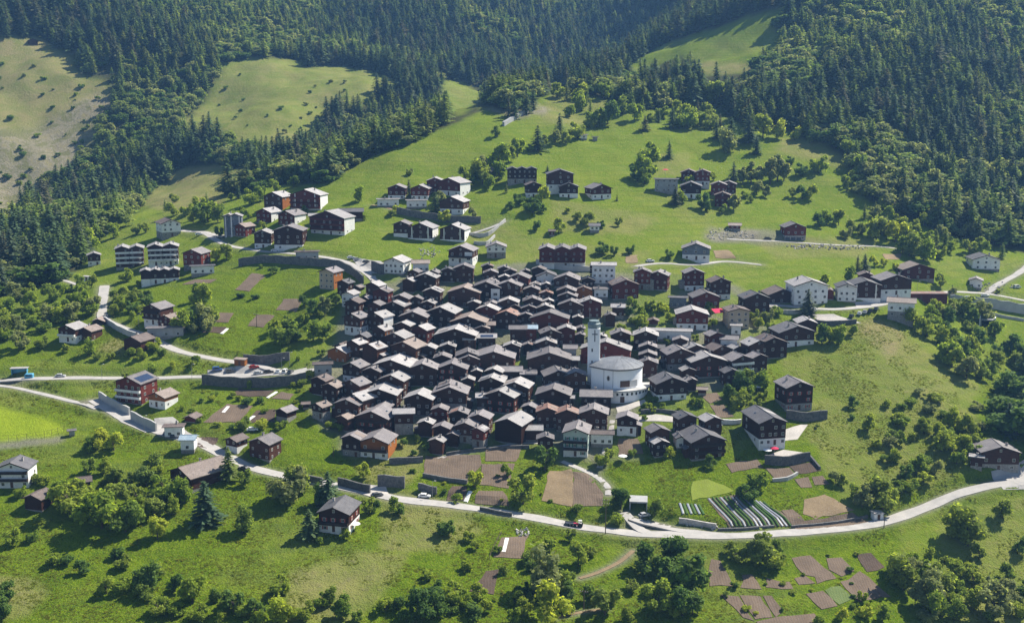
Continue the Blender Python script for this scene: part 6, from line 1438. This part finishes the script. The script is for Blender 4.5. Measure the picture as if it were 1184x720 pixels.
# ---------------------------------------------------------------- poles, lamps, parasols
def pole(u, v, hp, lab, arms=0, group='utility poles'):
    P = hit(u, v); h = hp * P.y / F; root = empty('utility_pole', (P.x, P.y, hz(P.x, P.y)), RT.uniform(-.3, .3)); tag(root, lab, 'pole', group)
    MB().tube((0, 0, -1), (0, 0, h), .17, .11, 8).build('post', MT['pole'], root)
    for k in range(arms):
        b_ = MB(); z = h - .5 - 1.3 * k; b_.box(-1.3, 1.3, -.17, -.05, z, z + .14)
        a = b_.build('crossarm', MT['pole'], root)
        for x in (-1.15, -.5, .5, 1.15):
            i_ = MB(); i_.lathe([(.001, .36), (.06, .36), (.09, .2), (.05, .12), (.05, 0)], 6); i_.build('insulator', MT['frame'], a, (x, -.11, z + .14))
pole(700, 617, 45, 'tall wooden pole with two crossarms by the lower road', 2); pole(675, 704, 25, 'plain wooden pole in the bushes at the picture bottom', 1)
pole(1022, 610, 16, 'short wooden pole beside the little white shed on the road'); pole(297, 378, 16, 'wooden pole standing in a bare plot on the green slope', 1)
pole(456.5, 500, 16, 'thin pole beside the lawn above the orange chalet'); pole(385.5, 528, 13, 'thin pole left of the bright orange chalet'); pole(737, 505, 13, 'thin pole in the garden below the white based chalet'); pole(1083, 300, 14, 'wooden pole on the slope under the right forest', 1); pole(480, 335, 14, 'thin pole among the upper left village roofs')
pole(575, 372, 16, 'thin pole among roofs in the village middle', 1); pole(620, 382, 16, 'thin pole left of the church tower among roofs')
def lamp(u, v, lab):
    P = hit(u, v); root = empty('street_lamp', (P.x, P.y, hz(P.x, P.y)), 0); tag(root, lab, 'street lamp', 'street lamps along the roads')
    MB().tube((0, 0, -.5), (0, 0, 6.2), .08, .05, 8).build('post', MT['metal'], root)
    MB().tube((0, 0, 6.2), (.9, 0, 6.4), .045, .04, 6).build('arm', MT['metal'], root)
    MB().box(.7, 1.35, -.13, .13, 6.36, 6.5).build('lamp_head', MT['frame'], root)
for u, v, l in [(118,438,'street lamp on the level road above the football meadow'),(222,438,'street lamp on the level road beside the red balconied chalet'),(326,431,'street lamp among the parked cars of the left yard'),(167,499,'street lamp at the concrete wall of the left junction'),(160.5,378,'street lamp at the left road bend under the tall chalet'),(335,424,'street lamp at the right end of the left yard'),(1060,340,'street lamp at the red shed by the right road'),(500,576,'street lamp on the lower road beside the white car')]: lamp(u, v, l)
def parasol(u, v, mat, lab, r_=1.7, dz=0.0):
    P = hit(u, v); root = empty('parasol', (P.x, P.y, hz(P.x, P.y) + dz)); tag(root, lab, 'parasol')
    MB().tube((0, 0, -.2 - dz), (0, 0, 2.5), .05, n_=6).build('pole', MT['metal'], root)
    b_ = MB(); b_.lathe([(r_, 2.05), (r_ * .5, 2.4), (.02, 2.6)], 8); b_.lathe([(.02, 2.57), (r_ * .5, 2.36), (r_, 2.02)], 8); b_.build('canopy', MT[mat], root)
parasol(769, 207, 'redcloth', 'red parasol on the grey flat wing of the upper right hamlet', 2.0, 3.5)
parasol(895, 524, 'redcloth', 'red parasol on the terrace of the long dark house'); parasol(887, 526, 'whitecloth', 'white parasol on the terrace of the long dark house')
parasol(411, 612, 'whitecloth', 'white parasol beside the lower meadow chalet'); parasol(720, 533, 'whitecloth', 'white parasol in the garden below the brown terrace plot')
parasol(876, 452, 'whitecloth', 'white parasol left of the red-shuttered slope chalet', 2.2); parasol(90, 391, 'whitecloth', 'white parasol at the balconied chalet by the left wood')
def awning(u, v, w, dpt, mat, lab):
    P = hit(u, v); root = empty('awning', (P.x, P.y, hz(P.x, P.y)), R(18)); tag(root, lab, 'awning')
    b_ = MB(); b_.add([(-w/2, -dpt/2, 4.2), (w/2, -dpt/2, 4.2), (w/2, dpt/2, 5.4), (-w/2, dpt/2, 5.4), (-w/2, -dpt/2, 4.15), (w/2, -dpt/2, 4.15), (w/2, dpt/2, 5.35), (-w/2, dpt/2, 5.35)], [(0, 1, 2, 3), (7, 6, 5, 4), (0, 4, 5, 1), (1, 5, 6, 2), (2, 6, 7, 3), (3, 7, 4, 0)]); b_.build('canopy', MT[mat], root)
    for x in (-w/2 + .1, w/2 - .1):
        MB().tube((x, -dpt/2 + .1, -2), (x, -dpt/2 + .1, 4.15), .06, n_=6).build('post', MT['metal'], root); MB().tube((x, dpt/2 - .1, -2), (x, dpt/2 - .1, 5.3), .06, n_=6).build('post', MT['metal'], root)
awning(830, 371, 5.2, 4.2, 'redcloth', 'bright red awning beside the tall beige house')
# ---------------------------------------------------------------- vegetable rows, goals, small things
def strip(p, q, w, mat, name, lab, group, hh=.35):
    A_ = hit(*p); B_ = hit(*q); n_ = max(3, int((A_ - B_).length / 1.5)); d = (B_ - A_); d.z = 0; d.normalize(); nn = Vector((-d.y, d.x, 0)) * w / 2
    vs = []; fs = []
    for k in range(n_ + 1):
        c = A_.lerp(B_, k / n_); z = hz(c.x, c.y) + .12; r1 = RT.uniform(.8, 1.2)
        for s, dz in ((-1, -.3), (-.85, hh * .7 * r1), (0, hh * r1), (.85, hh * .7 * r1), (1, -.3)): vs.append((c.x + nn.x * s, c.y + nn.y * s, z + dz))
    for k in range(n_):
        for j in range(4): fs.append((k * 5 + j, k * 5 + j + 1, k * 5 + 6 + j, k * 5 + 5 + j))
    fs += [(4, 3, 2, 1, 0), tuple(n_ * 5 + j for j in range(5))]
    o = MB().add(vs, fs).build(name, mat); tag(o, lab, 'crop row', group)
ORD = ['first', 'second', 'third', 'fourth', 'fifth', 'sixth', 'seventh', 'eighth', 'ninth', 'tenth', 'eleventh', 'twelfth', 'thirteenth', 'fourteenth', 'fifteenth', 'sixteenth']
patch(T(800, 490, 5.92, [(95, 512), (300, 485), (470, 530), (600, 600), (715, 700), (255, 712)]), MT['soil'], 'field', 'striped vegetable field above the pale lower road', .14)
for k in range(15):
    t = k / 14; p = (800 + (115 + 375 * t) / 5.92, 490 + (512 + 28 * t - 22 * math.sin(3.1 * t)) / 5.92); q = (800 + (280 + 400 * t) / 5.92, 490 + (705 - 4 * t) / 5.92)
    pl = k % 3 == 0 or k in (7, 13)
    strip(p, q, .8, MT['plastic'] if pl else MT['crop'], 'plastic_covered_row' if pl else 'vegetable_row', f"{'pale plastic covered' if pl else 'green'} vegetable row, {ORD[k]} from the left of the striped field", 'rows of the striped vegetable field', .25 if pl else .5)
for k in range(6):
    t = k / 5; strip((786 + 22 * t, 582 + 1.5 * t), (790 + 24 * t, 594 + .8 * t), .9, MT['plastic'] if k % 2 == 0 else MT['crop'], 'plastic_covered_row' if k % 2 == 0 else 'vegetable_row', f"{'pale plastic covered' if k % 2 == 0 else 'green'} short row, {ORD[k]} from the left beside the striped field", 'short rows beside the striped vegetable field', .25)
for i, (p, q, l) in enumerate([((586, 622), (582, 638), 'white sheet lying on the bare plot below the road'), ((264, 470), (258, 477), 'upper white sheet in the dark left garden plot'), ((294, 481), (286, 487), 'lower white sheet in the dark left garden plot'), ((544, 568), (538, 580), 'pale sheet beside the small dark plot above the road'), ((263, 380), (256, 386), 'white sheet on the dark plot above the left road bend'), ((320, 453), (309, 460), 'white strip at the upper left garden plots')]):
    strip(p, q, 1.6, MT['whitecloth'], 'ground_sheet', l, 'white garden sheets', .12)
def shelter():
    P = hit(23, 433); root = empty('bus_shelter', (P.x, P.y, hz(P.x, P.y)), R(8)); tag(root, 'light blue shelter with white roof beside the level road', 'shelter')
    b_ = MB(); b_.box(-3.2, 3.2, 1.0, 1.15, 0, 2.9); b_.box(-3.2, -3.05, -1.0, 1.0, 0, 2.9); b_.box(3.05, 3.2, -1.0, 1.0, 0, 2.9); b_.build('wall', MT['bluepaint'], root)
    MB().box(-3.6, 3.6, -1.6, 1.5, 2.92, 3.15).build('roof', MT['r_light'], root)
    MB().box(-2.6, 2.6, .5, .95, .45, .53).build('bench', MT['door'], root)
shelter()
def container(u, v, mat, lab, s=1.0):
    P = hit(u, v); root = empty('recycling_container', (P.x, P.y, hz(P.x, P.y)), R(6)); tag(root, lab, 'container')
    b_ = MB(); b_.prism([(-1.6 * s, 0), (1.6 * s, 0), (1.75 * s, 1.7), (1.4 * s, 2.0), (-1.4 * s, 2.0), (-1.75 * s, 1.7)], -1.0, 1.0); b_.build('bin', MT[mat], root)
    MB().box(-1.2 * s, 1.2 * s, -1.06, -1.005, 1.1, 1.5).build('hatch', MT['black'], root)
container(34, 437, 'bluepaint', 'light blue container beside the blue shelter')
def shed(u, v, w, d, h, wallm, roofm, lab, rz=0, name='shed'):
    P = hit(u, v); root = empty(name, (P.x, P.y, hz(P.x, P.y)), R(rz)); tag(root, lab, name.replace('_', ' '))
    MB().box(-w/2, w/2, 0, d, -2, h).build('wall', MT[wallm], root)
    b_ = MB(); b_.prism([(-w/2 - .3, h + .02), (w/2 + .3, h + .02), (w/2 + .3, h + .2), (-w/2 - .3, h + .45)], -.35, d + .35); b_.build('roof', MT[roofm], root)
    inst('door', DOORM, root, (0, -.01, 0))
shed(1016, 601, 3.4, 2.6, 2.3, 'white', 'r_light', 'little white shed with flat roof at the bend of the pale road', 10)
shed(277, 423, 4.6, 3.0, 2.6, 'orange', 'r_tan', 'orange wooden shed in the yard with parked cars', -8)
shed(1065, 347, 26, 6, 3.0, 'red', 'r_rust', 'long low red-brown shed with rust roof beside the right wood', 3)
shed(100, 325, 3.0, 2.4, 2.2, 'white', 'r_light', 'small white box shed at the end of the short white track', 0)
def fence(P, h, lab, step=4.0):
    L = catmull([hit(u, v)[:] for u, v in P], step); root = empty('fence', (L[0, 0], L[0, 1], hz(L[0, 0], L[0, 1]))); tag(root, lab, 'fence')
    o0 = Vector(root.location); b_ = MB(); tops = []
    for x, y, _ in L:
        q = Vector((x, y, hz(x, y))) - o0; MB().tube(q - Vector((0, 0, .4)), q + Vector((0, 0, h)), .06, n_=5).build('post', MT['pole'], root); tops.append(q)
    for a, c in zip(tops, tops[1:]):
        for f in (.5, .95): b_.tube(a + Vector((0, 0, h * f)), c + Vector((0, 0, h * f)), .035, n_=4)
    b_.build('rail', MT['pole'], root)
fence([(0, 511), (20, 510), (42, 507), (60, 504), (74, 499)], 2.6, 'tall ball-stop fence at the near side of the football field', 6)
fence([(566, 646), (570, 636), (577, 622), (580, 617)], 1.1, 'pale wooden fence beside the bare plot below the road', 2.5)
fence([(884, 529), (905, 531), (934, 526)], 1.1, 'low railing along the terrace of the long dark house', 2.2)
fence([(1098, 349), (1125, 350), (1150, 353), (1184, 359)], 1.1, 'railing on top of the right edge concrete wall', 4)

# pale rubble heaps
for poly, n_, lab in [([(908,284),(935,282),(1000,284),(1005,288),(960,289),(915,288)], 150, 'pale boulder bank under the upper right meadow road'), ([(815,268),(845,262),(874,270),(875,277),(840,278),(816,276)], 120, 'pale rubble at the new terraces of the upper right hamlet'),
                      ([(786,602),(806,605),(830,609),(828,613),(790,607)], 70, 'pale stone heap beside the grey driveway'), ([(482,288),(500,284),(510,292),(500,298),(486,297)], 50, 'pale earth and stones above the pink roofed white house'), ([(596,612),(612,611),(612,619),(600,621)], 40, 'white heap beside the bare plot below the road'), ([(1098,330),(1160,326),(1180,330),(1150,338)], 40, 'pale rubble by the right edge road')]:
    b_ = MB(); us = [p[0] for p in poly]; vs2 = [p[1] for p in poly]; got = 0
    while got < n_:
        u, v = RT.uniform(min(us), max(us)), RT.uniform(min(vs2), max(vs2))
        if not inpoly(np.array([u]), np.array([v]), poly)[0]: continue
        P = hit(u, v); s = RT.uniform(.25, .75); got += 1
        q = []
        for k in range(7):
            dv = Vector((RT.gauss(0, 1), RT.gauss(0, 1), RT.gauss(0, 1))).normalized() * s * RT.uniform(.75, 1.1); q.append(P + dv + Vector((0, 0, s * .3)))
        bm = bmesh.new()
        for x in q: bm.verts.new(x)
        bmesh.ops.convex_hull(bm, input=bm.verts[:]); bm.verts.index_update()
        b_.add([x.co[:] for x in bm.verts], [tuple(x.index for x in f.verts) for f in bm.faces]); bm.free()
    o = b_.build('rubble', MT['boulder']); tag(o, lab, kind='stuff')

# ---------------------------------------------------------------- labels that single each thing out
LAND = [(h['u'], h['v'], h['land']) for h in HOUSES if h['land']]
LANDG = [(30,495,'the football field'),(850,595,'the striped vegetable field'),(1000,692,'the largest garden plot'),(1141,375,'the culvert opening'),(738,585,'the garage opening'),(700,617,'the two-crossarm pole'),(697,555,'the curved white path'),(120,367,'the left road bend'),(70,325,'the short white track'),(596,138,'the concrete avalanche wall'),
 (960,286,'the pale boulder bank'),(520,540,'the wide tilled plot'),(491,575,'the white roadside car'),(652,565,'the straw coloured plot'),(1016,601,'the little white shed'),(592,633,'the white-sheet plot'),(820,570,'the bright mown lawn'),(560,672,'the dark narrow plot'),(970,370,'the paved square'),(675,700,'the lowest wooden pole'),
 (669,609,'the red tractor'),(90,175,'the rocky left slope'),(320,120,'the high left meadow'),(535,110,'the small high meadow'),(250,470,'the large brown plot'),(285,310,'the slanting bare strip'),(340,345,'the bare slope plot'),(20,690,'the bare lower-left patch'),(1000,395,'the dry grass patch'),(740,130,'the hilltop trees gap')][:-1]
DIRS = [('right of', 0), ('below and right of', 45), ('below', 90), ('below and left of', 135), ('left of', 180), ('above and left of', 225), ('above', 270), ('above and right of', 315)]
NTH = ['nearest'] + ORD[1:]
def where(u, v, skip=None, LAND=None):
    LAND = LAND or globals()['LAND']
    best = min((((u - a) ** 2 + ((v - b_) * 1.5) ** 2, l, a, b_) for a, b_, l in LAND if l != skip), key=lambda t: t[0])
    ang = math.degrees(math.atan2((v - best[3]) * 1.5, u - best[2])) % 360
    k = int(((ang + 22.5) % 360) // 45)
    return best[1], DIRS[k][0], best[0]
def assign(items, noun, land=None):
    sect = {}
    for h in items:
        l, d, r = where(h['u'], h['v'], h.get('land') if 'land' in h else None, land); sect.setdefault((l, d), []).append((r, h))
    for (l, d), hs in sect.items():
        hs.sort(key=lambda t: t[0])
        for i, (r, h) in enumerate(hs):
            nth = '' if len(hs) == 1 else (NTH[i] if i < len(NTH) else f'{i + 1}th')
            h['place'] = f"{nth + ' ' if nth else ''}{noun} {d} {l}" if nth else f'{d} {l}'
auto = [h for h in HOUSES if not h['label']]
assign(auto, 'one')
used = set()
for h in HOUSES:
    o = h['o']
    lab = h['label'] or f"{h['desc'].replace(' with ', ', ', 1) if False else h['desc']}, {h['place']}"
    w_ = lab.split()
    if len(w_) > 16: lab = lab.replace('-coloured', '').replace('plastered ', '').replace('timber ', '').replace('rendered ', '')
    if len(lab.split()) > 16: lab = lab.replace(' with ', ', ', 1).replace(' one ', ' ')
    o['label'] = lab
for h in HOUSES:
    u, v = h['u'], h['v']
    if h['o'].get('category') in ('chalet', 'barn', 'hut') and not h['label'] and 352 < u < 905 and 300 < v < 530: h['o']['group'] = 'timber chalets and barns of the old village'
    elif h['o'].get('category') in ('chalet', 'barn'): h['o']['group'] = 'chalets scattered around the old village'
TW = {'s': 'dark spruce', 'l': 'light green larch', 'b': 'green leafy', 'd': 'dark green leafy', 'g': 'grey-green leafy', 'y': 'yellow-green leafy', 't': 'slender light green', 'm': 'slender grey-green'}
for cat, noun in (('conifer', 'conifer'), ('tree', 'tree'), ('shrub', 'bush')):
    its = [t for t in TREES if t['cat'] == cat and not t['label']]
    assign(its, 'one', LAND + LANDG)
    for t in its:
        big = 'tall ' if t['h'] > (13 if cat == 'conifer' else 9.5 if cat == 'tree' else 3.6) else ''
        kind_ = TW[t['ty']] + ('' if cat == 'conifer' else ' ' + noun)
        t['o']['label'] = f"{big}{kind_}, {t['place']}"
        t['o']['group'] = {'conifer': 'scattered conifers on the meadows', 'tree': 'leafy trees around the village', 'shrub': 'bushes on the slopes and in gardens'}[cat]
for t in TREES:
    if t.get('place') and len(t['o']['label'].split()) > 16: t['o']['label'] = t['o']['label'].replace(' leafy', '').replace('light ', '')
for t in TREES:
    if t['label']: t['o']['label'] = t['label']
for o in C.objects:
    if o.parent is None and o.get('label') and len(o['label'].split()) > 16: print('LONG', o.name, o['label'])
from collections import Counter
cc_ = Counter(o['label'] for o in C.objects if o.parent is None and o.get('label') and not str(o.get('group', '')).endswith('forest'))
for k_, n_ in cc_.items():
    if n_ > 1: print('DUP', n_, k_)
print('TREES', Counter(t['cat'] for t in TREES), 'FOREST', nr_, 'TUFTS', n3)
